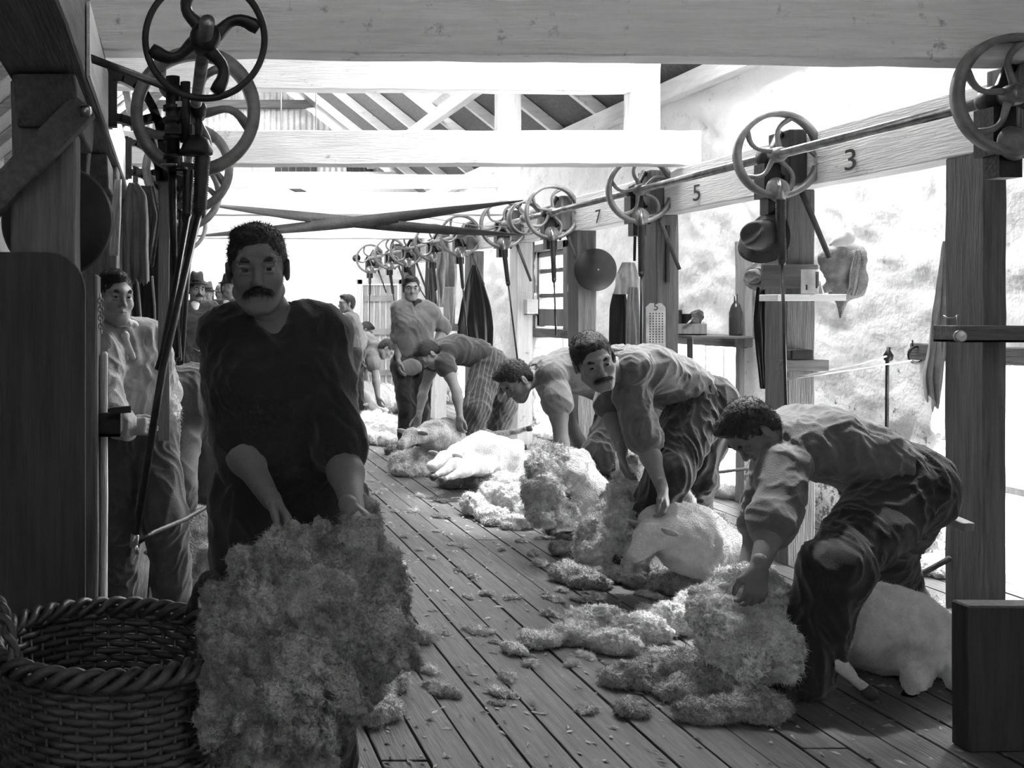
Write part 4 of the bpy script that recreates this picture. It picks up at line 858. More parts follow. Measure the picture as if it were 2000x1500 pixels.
    if 'shirt' in C_:
        g = SDF(); q = C_['shirt']; torso(g, .014*s, low=.85); sl = q.get('sleeve', .5); lo = q.get('loose', .014)+.006
        for k in 'ab':
            if 'el'+k not in J: continue
            S_, E_, W_ = J['sh'+k], J['el'+k], J['wr'+k]; g.cap(S_, S_, .066*B, k=.05)
            if sl <= 0: continue
            e1 = S_+(E_-S_)*min(1, sl); g.cap(S_, e1, .062*B+lo*.6, (.058-.012*min(1, sl))*B+lo, k=.03)
            if sl <= 1: dr = unit(E_-S_); g.cap(e1-dr*.03, e1-dr*.004, (.060-.012*sl)*B+lo*1.15, k=.01)
            if sl > 1: e2 = E_+(W_-E_)*(sl-1); g.cap(e1, e2, .046*B+lo, (.046-.010*(sl-1))*B+lo, k=.03)
        nd = unit(J['head']-nk); g.cap(nk, nk+nd*.012, .068*s, .062*s, k=.03)
        if not q.get('high'): g.cap(nk+nd*.05+A_[1]*.03*0, nk+nd*.02, .060*s, .052*s, k=.012, sub=True)
        if q.get('vneck'): g.cap(J['head']*.1+nk*.9+A_[1]*.09, nk+(ch-nk)*.38+A_[1]*.17, .045*s, .012*s, k=.02, sub=True)
        a, c = g.mesh(h*.9); a = relax(a, c, 1); a = folds(a, c, shirtfold*1.35, seed, q.get('sc', (9, 9, 6))); mk('shirt', a, c, q['m'], t)
    if 'trousers' in C_:
        g = SDF(); q = C_['trousers']; lo = q.get('loose', .02)
        w0 = pv+(mid-pv)*q.get('rise', .35)
        for k, sg in (('a', 1), ('b', -1)):
            g.cap(w0+llat*sg*.06*s, pv+llat*sg*.075*s, .103*B+.012, .112*B+.012, k=.05)
            if 'kn'+k in J:
                H_, K_, A2 = J['hip'+k], J['kn'+k], J['an'+k]; g.cap(H_, K_, .108*B+lo*.5, .062*B+lo*.9, k=.05); g.cap(K_, A2+(K_-A2)*.06, .062*B+lo*.9, .056*B+lo*.9, k=.04)
        if 'seat' in q: g.ell(J['pelvis']+np.array(q['seat'][0]), np.array(q['seat'][1]), k=.08)
        a, c = g.mesh(h*.9); a = relax(a, c, 1); a = folds(a, c, q.get('fold', .011)*1.6, seed+5, q.get('sc', (9, 9, 3.5))); mk('trousers', a, c, q['m'], t)
    for k in 'ab':
        if 'an'+k in J and C_.get('boots', True):
            An, To = J['an'+k], J['to'+k]; g = SDF(); d = To-An; fl = unit(d*V(1, 1, 0)+V(1e-6, 0, 0)); z0 = To[2]
            g.cap(An+V(0, 0, .06), An, .05*s, .05*s, k=.03); g.cap(An-V(0, 0, .02)-fl*.03, An-V(0, 0, .02), .042*s, k=.03); g.cap(An, To, .046*s, .036*s, k=.03); g.cap(To-d*.3, To, .042*s, .036*s, k=.02)
            a, c = g.mesh(.009); mk('boot', relax(a, c, 1), c, BOOTM, t)
    if extras: extras(t, J, P, A_)
    return t
def strip(name, pts, w, nrm, m_, parent, th=.004):
    """flat band following points; nrm = outward normals"""
    v = []; pts = [np.array(p, float) for p in pts]; n = len(pts)
    for i in range(n):
        d = unit(pts[min(i+1, n-1)]-pts[max(i-1, 0)]); k = unit(nrm[i] if hasattr(nrm[0], '__len__') else nrm); x = unit(np.cross(d, k))*w/2; v += [pts[i]-x, pts[i]+x, pts[i]+x+k*th, pts[i]-x+k*th]
    return mk(name, v, [(4*q+i, 4*q+(i+1) % 4, 4*q+4+(i+1) % 4, 4*q+4+i) for q in range(n-1) for i in range(4)]+[(3, 2, 1, 0), (4*n-4, 4*n-3, 4*n-2, 4*n-1)], m_, parent)
Z1 = V(0, 0, 1)
# P1 foreground man carrying a fleece
def man1():
    Y = 2.9; J = dict(head=at(503, 527, 2.86), neck=at(535, 628, 2.96), chest=at(545, 740, 2.96), mid=at(552, 870, 2.98), pelvis=at(560, 975, 3.02), sha=at(622, 722, 2.93), shb=at(460, 712, 2.97), ela=at(668, 890, 2.84), wra=at(692, 1005, 2.62), elb=at(462, 866, 2.95), wrb=at(524, 968, 2.76),
        kna=at(625, 1290, 2.9), ana=at(640, 1590, 3.05), toa=at(650, 1640, 2.9), knb=at(470, 1270, 3.05), anb=at(462, 1540, 3.25), tob=at(460, 1600, 3.08))
    def ex(t, J, P, A_): pass
    person((J['pelvis'][0], 3.0, 0), 'moustached man in a black short-sleeved shirt stooping with a fleece, largest figure', J, (-.10, -1, -.06), (-.06, -.1, 1), (1, -.05, 0),
        dict(shirt=dict(m=SH_BLK, sleeve=.92, loose=.016, vneck=True), trousers=dict(m=TR_DK, loose=.03)), s=1.04, h=.009, hh=.0034, hands=dict(a=((.45, -.25, -.75), (-.6, -.5, -.3), (-.3, -.9, 0), .55), b=((.5, -.6, -.6), (-.1, -.6, -.9), (.6, -.6, .2), .6)), moustache=True, seed=3, skin=mat('man1_skin', .16, .55, .1, 140, .1, 10), bulk=1.04, extras=ex)
man1()
# P2 the boy
def boy():
    Y = 4.3; J = dict(head=at(224, 582, 4.24), neck=at(236, 645, 4.32), chest=at(246, 712, 4.34), mid=at(252, 780, 4.36), pelvis=at(258, 842, 4.36), sha=at(297, 688, 4.38), shb=at(206, 690, 4.22), elb=at(205, 790, 4.12), wrb=at(244, 836, 4.12), ela=at(322, 770, 4.5), wra=at(312, 830, 4.38),
        kna=at(322, 1010, 4.24), ana=at(340, 1200, 4.42), toa=at(365, 1228, 4.32), knb=at(238, 1020, 4.4), anb=at(228, 1195, 4.62), tob=at(222, 1225, 4.5))
    def ex(t, J, P, A_):
        n = J['neck']; g = SDF(); pts = [n+V(.062*math.cos(a), .055*math.sin(a)-.01, .012-.02*math.sin(a)) for a in np.linspace(0, 2*PI, 13)]
        for a, b in zip(pts[:-1], pts[1:]): g.cap(a, b, .016, k=.02)
        kp = n+V(.022, -.085, -.02); g.sph(kp, .017, k=.012); g.cap(kp, kp+V(.035, -.012, -.09), .008, .012, k=.01); g.cap(kp, kp+V(.005, -.012, -.10), .007, .012, k=.01)
        a, c = g.mesh(.006); a = folds(a, c, .004, 2, (30, 30, 16)); mk('neckerchief', a, c, PALEC, t)
        w = J['ela']*.25+J['wra']*.75; g = SDF(); g.cap(J['ela']*.6+J['wra']*.4, w, .06, .065, k=.03); a, c = g.mesh(.008); N = normals(a, c); a = a+N*(puff(a, 18, 3)*.05)[:, None]; x, y = strands(a, c, 1200, .02, .001, 3); a, c = join([(a, c), (x, y)]); mk('ragged_cuff', a, c, PALEC, t)
        strip('belt', [J['pelvis']*.55+J['mid']*.45+V(.155*math.cos(a), .125*math.sin(a), 0) for a in np.linspace(0, 2*PI, 30)], .03, [V(math.cos(a), math.sin(a), 0) for a in np.linspace(0, 2*PI, 30)], LEATHER, t)
    person((J['pelvis'][0], 4.4, 0), 'boy in a pale flannel shirt and neckerchief leaning by the left post, hand on hip', J, (.50, -1, .0), (0, .08, 1), (.93, .35, 0),
        dict(shirt=dict(m=cm('boy_flannel', .36), sleeve=1.92, loose=.02), trousers=dict(m=TR_MD, loose=.03)), s=.93, h=.008, hh=.0036, hands=dict(b=((.8, -.2, .1), (-.1, .8, -.5), (0, -.4, 1), .75), a=((-.5, -.3, -.8), (-.6, 0, .4), (-.2, -.9, 0), .6)), hair='short', hairm=mat('boy_hair', .03, .6, .3, 160, .3, 20), seed=8, skin=mat('boy_skin', .34, .5, .08, 140, .06, 10), shirtfold=.012, extras=ex)
boy()
# P3 man in the felt hat
def hatman():
    def ex(t, J, P, A_):
        hat(P(0, -.012, .062), A_[2]+A_[1]*.08, .145, .125, mat('light_felt', .06, .9), 'felt_hat', t, flop=.015)
        n = J['neck']; g = SDF(); g.cap(n+V(0, -.06, -.0), n+V(.015, -.105, -.24), .05, .022, k=.02); a, c = g.mesh(.01); mk('shirt_front', a, c, PALEC, t)
        g = SDF()
        for q in (1, -1):
            g.cap(n+V(q*.07, -.05, 0), n+V(q*.12, -.11, -.3), .04, .05, k=.03); g.cap(n+V(q*.12, -.11, -.3), n+V(q*.13, -.10, -.62), .05, .05, k=.03)
        a, c = g.mesh(.012); mk('jacket_front', a, c, SUIT, t); MB().tube([n+V(-.02, -.15, -.42), n+V(.03, -.16, -.45), n+V(.08, -.15, -.42)], .006, 6).build('watch_chain', STEEL, t)
    Y = 10.2; J = dict(head=at(384, 565, Y), neck=at(381, 597, Y+.03), chest=at(378, 630, Y), mid=at(378, 670, Y), pelvis=at(378, 705, Y), ela=at(417, 668, Y), wra=at(412, 715, Y-.1), elb=at(343, 668, Y), wrb=at(350, 715, Y-.1), kna=at(388, 790, Y-.04), ana=at(390, 868, Y), toa=at(392, 882, Y-.15), knb=at(366, 790, Y-.04), anb=at(364, 868, Y), tob=at(362, 882, Y-.15))
    person((J['pelvis'][0], Y, 0), 'standing man in a felt hat, dark suit and white shirt front', J, (.35, -1, -.1), Z1, (1, 0, 0), dict(shirt=dict(m=SUIT, sleeve=1.9, loose=.02), trousers=dict(m=SUIT, loose=.025)), h=.013, hh=.0055, hands=dict(a=((0, -.3, -1), (-1, 0, 0), (0, -1, 0)), b=((0, -.3, -1), (1, 0, 0), (0, -1, 0))), moustache=True, seed=4, skin=SKIN, extras=ex)
hatman()
def onlooker(px, py, Y, label, face, m_, hatm=None, pxb=None, dx=0, seed=0, hs=1, brim=.14, skin=None, sleeve=1.9, floor=True, pal=True, hr='crop'):
    H = at(px, py, Y); b = H+V(dx, .02, -.17); J = dict(head=H, neck=b, chest=b+V(dx*.8, 0, -.16), mid=b+V(dx*1.2, 0, -.34), pelvis=b+V(dx*1.2, 0, -.53)); pv = J['pelvis']; z = pv[2]
    for k, q in (('a', 1), ('b', -1)):
        J['el'+k] = b+V(q*.23+dx, 0, -.33); J['wr'+k] = b+V(q*.22+dx, -.1, -.58); J['kn'+k] = V(pv[0]+q*.09, pv[1]-.03, z*.52); J['an'+k] = V(pv[0]+q*.1, pv[1], .09); J['to'+k] = V(pv[0]+q*.11, pv[1]-.15, .045)
    def ex(t, J, P, A_):
        if hatm: hat(P(0, -.012, .062), A_[2]+A_[1]*.05, brim, .115, hatm, 'felt_hat', t, flop=.012)
        if pal:
            g = SDF(); g.cap(b+V(0, -.06, .0), b+V(.01, -.10, -.12), .045, .028, k=.02); a, c = g.mesh(.01); mk('shirt_front', a, c, PALEC, t)
    return person((pv[0], Y, 0), label, J, face, Z1, (1, 0, 0), dict(shirt=dict(m=m_, sleeve=sleeve, loose=.02), trousers=dict(m=TR_DK, loose=.025)), h=.015, hh=.006, hands=dict(a=((0, -.3, -1), (-1, 0, 0), (0, -1, 0)), b=((0, -.3, -1), (1, 0, 0), (0, -1, 0))), eyes=False, seed=seed, skin=skin or SKIN, extras=ex, hair=hr)
onlooker(403, 580, 11.0, 'man in a round grey hat half hidden behind the suited man in the felt hat', (-.3, -1, 0), GREYC, mat('grey_felt', .12, .9), seed=21)
onlooker(447, 564, 11.4, 'man in a dark hat and black coat with white collar beside the foreground man', (.6, -1, 0), SUIT, mat('dark_felt', .03, .9), seed=22, dx=-.03)
onlooker(433, 573, 13.2, 'pale-faced figure far back between the two hatted onlookers', (.2, -1, 0), LGREYC, None, seed=23, hs=.9, pal=False)
def profile():
    Y = 13.2; J = dict(head=at(677, 594, Y), neck=at(684, 618, Y+.02), chest=at(687, 641, Y), mid=at(690, 668, Y), pelvis=at(692, 692, Y), ela=at(664, 655, Y-.15), wra=at(650, 690, Y-.35), elb=at(712, 662, Y+.1), wrb=at(705, 695, Y), kna=at(684, 745, Y-.15), ana=at(688, 800, Y-.1), toa=at(672, 812, Y-.15), knb=at(696, 745, Y+.1), anb=at(700, 800, Y+.1), tob=at(684, 812, Y+.1))
    def ex(t, J, P, A_):
        g = SDF(); g.cap(J['sha'], J['ela'], .066, .055, k=.03); g.cap(J['ela'], J['wra'], .055, .045, k=.03); a, c = g.mesh(.014); mk('shirt_sleeve', a, c, PALEC, t)
    person((J['pelvis'][0], Y, 0), 'man in profile wearing a grey waistcoat over white sleeves, near the back door', J, (-1, -.25, .05), Z1, (-.35, -.9, 0), dict(shirt=dict(m=SH_MID, sleeve=0), trousers=dict(m=TR_DK, loose=.025)), h=.015, hh=.006, hands=dict(a=((-.4, -.3, -.7), (0, 0, -1), (-1, 0, 0)), b=((0, -.3, -1), (1, 0, 0), (0, -1, 0))), eyes=False, seed=31, skin=SKIN, extras=ex)
profile()
# P11 standing man hand on hip
def stander():
    Y = 9.9; J = dict(head=at(803, 564, Y), neck=at(806, 594, Y+.03), chest=at(808, 630, Y), mid=at(808, 670, Y), pelvis=at(806, 712, Y+.02), sha=at(842, 610, Y), shb=at(783, 610, Y), ela=at(868, 642, Y+.1), wra=at(843, 681, Y), elb=at(778, 662, Y), wrb=at(779, 705, Y-.08), kna=at(822, 800, Y-.04), ana=at(826, 880, Y), toa=at(832, 893, Y-.14), knb=at(795, 800, Y-.04), anb=at(792, 880, Y), tob=at(788, 893, Y-.14))
    def ex(t, J, P, A_):
        n = J['neck']; g = SDF(); g.cap(n+V(-.05, -.03, .01), n+V(.05, -.03, .01), .045, k=.03); g.cap(n+V(0, -.06, .0), n+V(-.01, -.08, -.05), .03, .02, k=.02); a, c = g.mesh(.01); mk('neckerchief', a, c, BLACKC, t)
        g = SDF(); pv = J['pelvis']; g.ell(pv+V(-.05, -.14, -.02), V(.11, .024, .085), k=.06); a, c = g.mesh(.01); a = folds(a, c, .008, 4); mk('waist_bag', a, c, SH_GRY, t)
    person((J['pelvis'][0], Y, 0), 'standing man in a light shirt and black neckerchief with one hand on his hip', J, (-.1, -1, -.05), Z1, (1, .1, 0), dict(shirt=dict(m=cm('light_grey_shirt', .12), sleeve=.95, loose=.02, high=True), trousers=dict(m=SUIT, loose=.02)), h=.012, hh=.005, hands=dict(a=((-.9, -.3, .2), (0, .9, 0), (0, -.5, 1)), b=((0, -.3, -1), (1, 0, 0), (0, -1, 0))), seed=41, skin=SKIN, extras=ex, hair='short')
stander()
# ---- bent shearers
def bent(name, label, J, face, up, lat, cl, **k): return person((J['pelvis'][0], J['pelvis'][1], 0), label, J, face, up, lat, cl, **k)
# P15 nearest right shearer, seen from the side, head down to the left
def m15():
    Y = 4.15; J = dict(head=at(1470, 842, 4.1), neck=at(1522, 858, 4.15), chest=at(1592, 862, 4.15), mid=at(1672, 888, 4.15), pelvis=at(1752, 948, 4.15), sha=at(1530, 912, 3.98), shb=at(1520, 890, 4.34), ela=at(1512, 1016, 3.86), wra=at(1482, 1110, 3.74), elb=at(1488, 1010, 4.4), wrb=at(1455, 1120, 4.3),
        hipa=at(1738, 985, 4.03), hipb=at(1765, 985, 4.25), kna=at(1625, 1120, 3.80), ana=at(1568, 1330, 3.85), toa=at(1500, 1378, 3.76), knb=at(1722, 1085, 4.42), anb=at(1765, 1178, 4.62), tob=at(1838, 1205, 4.72))
    def ex(t, J, P, A_):
        g = SDF(); g.ell(J['pelvis']+V(.02, -.02, -.02), V(.17, .19, .18), k=.05)
    bent('', 'nearest right shearer bent double, grey shirt and dark baggy trousers, dark hair', J, (-.55, -.1, -.85), (-.85, 0, .55), (.05, -1, 0), dict(shirt=dict(m=cm('dusty_shirt', .12), sleeve=1.1, loose=.025), trousers=dict(m=TR_DK, loose=.045, rise=.4, seat=((.02, 0, -.01), (.165, .19, .17)), fold=.012)), s=1.03, h=.009, hh=.004, hands=dict(a=((-.2, -.1, -1), (0, .9, -.1), (-1, 0, 0), .6), b=((-.2, -.1, -1), (0, -.9, -.1), (-1, 0, 0), .6)), seed=51, shirtfold=.012, bulk=1.08, skin=SKIND)
m15()
def braces(t, J, P, A_, m_=PALEC):
    nk, pv, ch, mid = J['neck'], J['pelvis'], J.get('chest'), J.get('mid')
# P14 middle shearer with face to camera
def m14():
    Y = 5.4; J = dict(head=at(1160, 706, 5.02), neck=at(1212, 722, 5.24), chest=at(1262, 728, 5.36), mid=at(1318, 748, 5.42), pelvis=at(1368, 790, 5.45), sha=at(1232, 770, 5.20), shb=at(1215, 705, 5.48), ela=at(1262, 868, 5.12), wra=at(1292, 950, 5.02), elb=at(1190, 800, 5.5), wrb=at(1215, 880, 5.3),
        hipa=at(1352, 815, 5.32), hipb=at(1378, 815, 5.56), kna=at(1308, 925, 5.12), ana=at(1252, 1040, 5.25), toa=at(1212, 1092, 5.12), knb=at(1360, 930, 5.62), anb=at(1352, 1010, 5.80), tob=at(1310, 1032, 5.8))
    def ex(t, J, P, A_):
        pts = [];
        for q in (.045, -.075):
            a = J['neck']*.8+J['chest']*.2+V(0, -.0+q*-1.2, .098); b = J['chest']+V(0, -q*1.3, .118); c = J['mid']+V(0, -q, .125); d = J['pelvis']+V(-.03, -q*.4, .150)
            strip('brace_strap', [a, b, c, d], .032, [V(-.2, 0, 1), V(-.1, 0, 1), V(0, 0, 1), V(.3, 0, 1)], DGREYC, t)
        strip('belt', [J['pelvis']*.62+J['mid']*.38+unit(J['neck']-J['pelvis'])*0+(V(.42, 0, .9)*math.cos(a)*.148+V(0, -1, 0)*math.sin(a)*.175) for a in np.linspace(0, 2*PI, 34)], .028, [V(.42, 0, .9)*math.cos(a)+V(0, -1, 0)*math.sin(a) for a in np.linspace(0, 2*PI, 34)], LEATHER, t)
    bent('', 'middle shearer bent over a sheep with his moustached face turned to the camera', J, (-.12, -1, -.22), (-.35, -.12, 1), (-.15, -1, .15), dict(shirt=dict(m=cm('checked_grey_shirt', .12), sleeve=.9, loose=.022), trousers=dict(m=cm('dark_moleskin', .022), loose=.035, rise=.45, seat=((.03, 0, -.01), (.15, .18, .16)))), s=1.03, h=.009, hh=.0038, hands=dict(a=((.2, -.1, -1), (-.7, .5, 0), (-.5, -.8, 0), .6), b=((0, -.1, -1), (.7, -.4, 0), (-1, 0, 0), .6)), seed=61, shirtfold=.011, moustache=True, bulk=1.06, extras=ex, skin=SKIN, headscale=1.16)
m14()
# P13 shearer with sleeveless light shirt, head down at left
def m13():
    Y = 6.4; J = dict(head=at(1008, 744, 6.30), neck=at(1056, 728, 6.4), chest=at(1108, 722, 6.42), mid=at(1168, 736, 6.45), pelvis=at(1222, 772, 6.5), sha=at(1086, 768, 6.22), shb=at(1070, 745, 6.6), ela=at(1097, 866, 6.12), wra=at(1112, 950, 6.05), elb=at(1130, 860, 6.6), wrb=at(1140, 940, 6.4),
        hipa=at(1215, 800, 6.38), hipb=at(1232, 800, 6.62), kna=at(1172, 892, 6.12), ana=at(1150, 1005, 6.22), toa=at(1105, 1030, 6.15), knb=at(1225, 905, 6.7), anb=at(1225, 990, 6.85), tob=at(1190, 1010, 6.8))
    def ex(t, J, P, A_):
        strip('brace_strap', [J['neck']*.6+J['chest']*.4+V(0, -.10, .085), J['chest']+V(0, -.12, .10), J['mid']+V(0, -.09, .118), J['pelvis']+V(0, -.05, .14)], .03, [Z1]*4, DGREYC, t)
    bent('', 'shearer in a light sleeveless shirt, head down, behind the one facing the camera', J, (-.72, -.28, -.75), (-.72, -.1, .75), (-.1, -1, 0), dict(shirt=dict(m=SH_LT if 0 else cm('pale_grey_shirt', .19), sleeve=.22, loose=.02), trousers=dict(m=cm('dark_moleskin', .022), loose=.035, rise=.4)), s=1.02, h=.010, hh=.0042, hands=dict(a=((.1, -.1, -1), (.8, .4, 0), (-.2, -1, 0), .6), b=((0, -.1, -1), (-.7, -.4, 0), (-.6, 0, 0), .6)), seed=71, extras=ex, skin=SKIN)
m13()
# P12 shearer in dark shirt and striped trousers
STRIPE = cm('striped_trousers', .07)
def _stripe():
    nt = STRIPE.node_tree; L = nt.links.new; b = nt.nodes['Principled BSDF']; tc = [n for n in nt.nodes if n.type == 'TEX_COORD'][0]; w_ = nt.nodes.new('ShaderNodeTexWave'); w_.wave_type = 'BANDS'; w_.bands_direction = 'X'; w_.inputs['Scale'].default_value = 9; w_.inputs['Distortion'].default_value = .6
    mp = nt.nodes.new('ShaderNodeMapping'); mp.inputs['Rotation'].default_value = (0, -.35, 0); L(tc.outputs['Object'], mp.inputs[0]); L(mp.outputs[0], w_.inputs[0]); r = nt.nodes.new('ShaderNodeValToRGB'); r.color_ramp.elements[0].position = .8; r.color_ramp.elements[0].color = (.05, .05, .05, 1); r.color_ramp.elements[1].position = .95; r.color_ramp.elements[1].color = (.13, .13, .13, 1); L(w_.outputs[0], r.inputs[0]); L(r.outputs[0], b.inputs['Base Color'])
_stripe()
def m12():
    Y = 9.3; J = dict(head=at(838, 693, 9.2), neck=at(862, 684, 9.3), chest=at(893, 682, 9.32), mid=at(928, 688, 9.35), pelvis=at(958, 707, 9.35), sha=at(868, 708, 9.12), shb=at(850, 700, 9.5), ela=at(892, 765, 9.0), wra=at(898, 812, 8.95), elb=at(828, 760, 9.5), wrb=at(818, 812, 9.35),
        hipa=at(950, 722, 9.25), hipb=at(970, 720, 9.45), kna=at(930, 800, 9.05), ana=at(902, 878, 9.15), toa=at(880, 897, 9.05), knb=at(985, 790, 9.6), anb=at(968, 855, 9.75), tob=at(945, 872, 9.75))
    def ex(t, J, P, A_):
        strip('belt', [J['pelvis']*.45+J['mid']*.55+(V(.35, 0, .93)*math.cos(a)*.135+V(0, -1, 0)*math.sin(a)*.165) for a in np.linspace(0, 2*PI, 34)], .03, [V(.35, 0, .93)*math.cos(a)+V(0, -1, 0)*math.sin(a) for a in np.linspace(0, 2*PI, 34)], LGREYC, t)
    bent('', 'shearer in a dark sleeveless shirt and striped baggy trousers with a pale belt', J, (-.6, -.2, -.8), (-.8, 0, .6), (-.05, -1, 0), dict(shirt=dict(m=SH_MID if 0 else cm('charcoal_shirt', .04), sleeve=.2, loose=.02), trousers=dict(m=STRIPE, loose=.05, rise=.5)), s=1.03, h=.012, hh=.005, hands=dict(a=((-.1, -.1, -1), (.8, .4, 0), (-.8, -.6, 0), .6), b=((-.2, -.1, -1), (-.7, -.4, 0), (-.6, 0, 0), .6)), seed=81, extras=ex, eyes=False)
m12()
# P9 farther shearer beyond the foreground man
def m9():
    Y = 13.6; J = dict(head=at(754, 682, 13.3), neck=at(732, 678, 13.5), chest=at(712, 670, 13.6), mid=at(686, 669, 13.7), pelvis=at(660, 682, 13.7), sha=at(728, 692, 13.35), shb=at(726, 684, 13.75), ela=at(734, 735, 13.2), wra=at(738, 775, 13.1), elb=at(712, 730, 13.8), wrb=at(716, 770, 13.7),
        kna=at(682, 745, 13.5), ana=at(688, 800, 13.5), toa=at(708, 812, 13.4), knb=at(668, 745, 13.9), anb=at(655, 800, 14.0), tob=at(672, 810, 14.0))
    bent('', 'stooping shearer in a pale shirt beyond the foreground man, reaching down to the right', J, (.6, -.2, -.75), (.75, 0, .6), (0, -1, 0), dict(shirt=dict(m=SH_GRY, sleeve=.5, loose=.03), trousers=dict(m=TR_DK, loose=.04, rise=.3)), s=1.05, h=.015, hh=.006, hands=dict(a=((.2, -.1, -1), (.8, .4, 0), (.8, -.6, 0), .6)), seed=91, eyes=False, bulk=1.1)
m9()
def m10():
    Y = 15.6; J = dict(head=at(715, 645, 15.5), neck=at(706, 658, 15.6), chest=at(697, 672, 15.6), mid=at(690, 688, 15.65), pelvis=at(684, 704, 15.7), ela=at(712, 690, 15.4), wra=at(722, 712, 15.3), elb=at(706, 692, 15.8), wrb=at(716, 715, 15.8), kna=at(690, 745, 15.5), ana=at(688, 782, 15.6), toa=at(698, 790, 15.5), knb=at(680, 745, 15.8), anb=at(676, 782, 15.8), tob=at(686, 789, 15.8))
    bent('', 'dark-haired figure leaning forward far back in front of the grey door', J, (.6, -.2, -.5), (.4, 0, .9), (0, -1, 0), dict(shirt=dict(m=GREYC, sleeve=.8, loose=.03), trousers=dict(m=TR_MD, loose=.03)), h=.018, hh=.007, hands=dict(a=((.2, -.1, -1), (.8, .4, 0), (.8, -.6, 0), .6)), seed=95, eyes=False)
m10()
# P4 bent shearer on the left row, seat towards us
def m4():
    Y = 5.2; J = dict(head=at(250, 905, 5.7), neck=at(268, 842, 5.62), chest=at(295, 800, 5.5), mid=at(335, 768, 5.32), pelvis=at(378, 772, 5.15), sha=at(262, 880, 5.42), shb=at(300, 862, 5.75), ela=at(268, 975, 5.35), wra=at(290, 1045, 5.2), elb=at(330, 955, 5.7), wrb=at(345, 1020, 5.5),
        hipa=at(352, 800, 5.10), hipb=at(392, 800, 5.22), kna=at(345, 935, 4.95), ana=at(352, 1090, 5.2), toa=at(325, 1120, 5.15), knb=at(412, 925, 5.2), anb=at(428, 1090, 5.4), tob=at(400, 1112, 5.35))
    bent('', 'bent shearer in grey trousers seen from behind, between boy and foreground man', J, (-.4, .3, -.85), (-.7, .4, .3), (-.75, -.65, 0), dict(shirt=dict(m=SH_BLK, sleeve=.9, loose=.02), trousers=dict(m=cm('worn_grey_trousers', .11), loose=.03, rise=.5, seat=((.0, 0, -.01), (.155, .16, .16)))), s=1.0, h=.010, hh=.005, hands=dict(a=((.2, -.1, -1), (.8, .4, 0), (.8, -.6, 0), .6), b=((0, -.1, -1), (-.7, -.4, 0), (-.6, 0, 0), .6)), seed=99, eyes=False)
m4()
# ---------------------------------------------------------------- wool, sheep, floor litter
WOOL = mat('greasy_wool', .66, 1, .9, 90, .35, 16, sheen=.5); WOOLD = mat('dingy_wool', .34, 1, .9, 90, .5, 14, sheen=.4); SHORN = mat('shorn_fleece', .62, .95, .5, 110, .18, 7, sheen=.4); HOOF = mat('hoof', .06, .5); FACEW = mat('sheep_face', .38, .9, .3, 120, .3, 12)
def fl(px, py, z=0):
    y = (CAMH-z)*F/(py-VY); return V(xat(px, y), y, z)
def wool(name, blobs, lab, cat='fleece', h=.014, amp=.03, sc=9, nst=9000, L=.02, w=.0011, m_=WOOL, floor=.001, parent=None, seed=0, k=.05, fine=.010, droop=.3, kind=None, group=None):
    s = SDF()
    for b in blobs:
        c = np.array(b[0], float); r = b[1]
        if hasattr(r, '__len__'): s.ell(c, r, k=k)
        else: s.sph(c, r, k=k)
    v, f = s.mesh(h); v = relax(v, f, 1); N = normals(v, f); v = v+N*((puff(v, sc, 3, seed)-.3)*amp*2.4)[:, None]; N = normals(v, f); v = v+N*((puff(v, sc*3.6, 3, seed+4)-.3)*fine*3.0)[:, None]
    a, b = strands(v, f, nst, L, w, seed, droop=droop, curl=.8); v, f = join([(v, f), (a, b)])
    if floor is not None: v[:, 2] = np.maximum(v[:, 2], floor)
    o = mk(name, v, f, m_, parent); return tag(o, lab, cat, group, kind) if lab else o
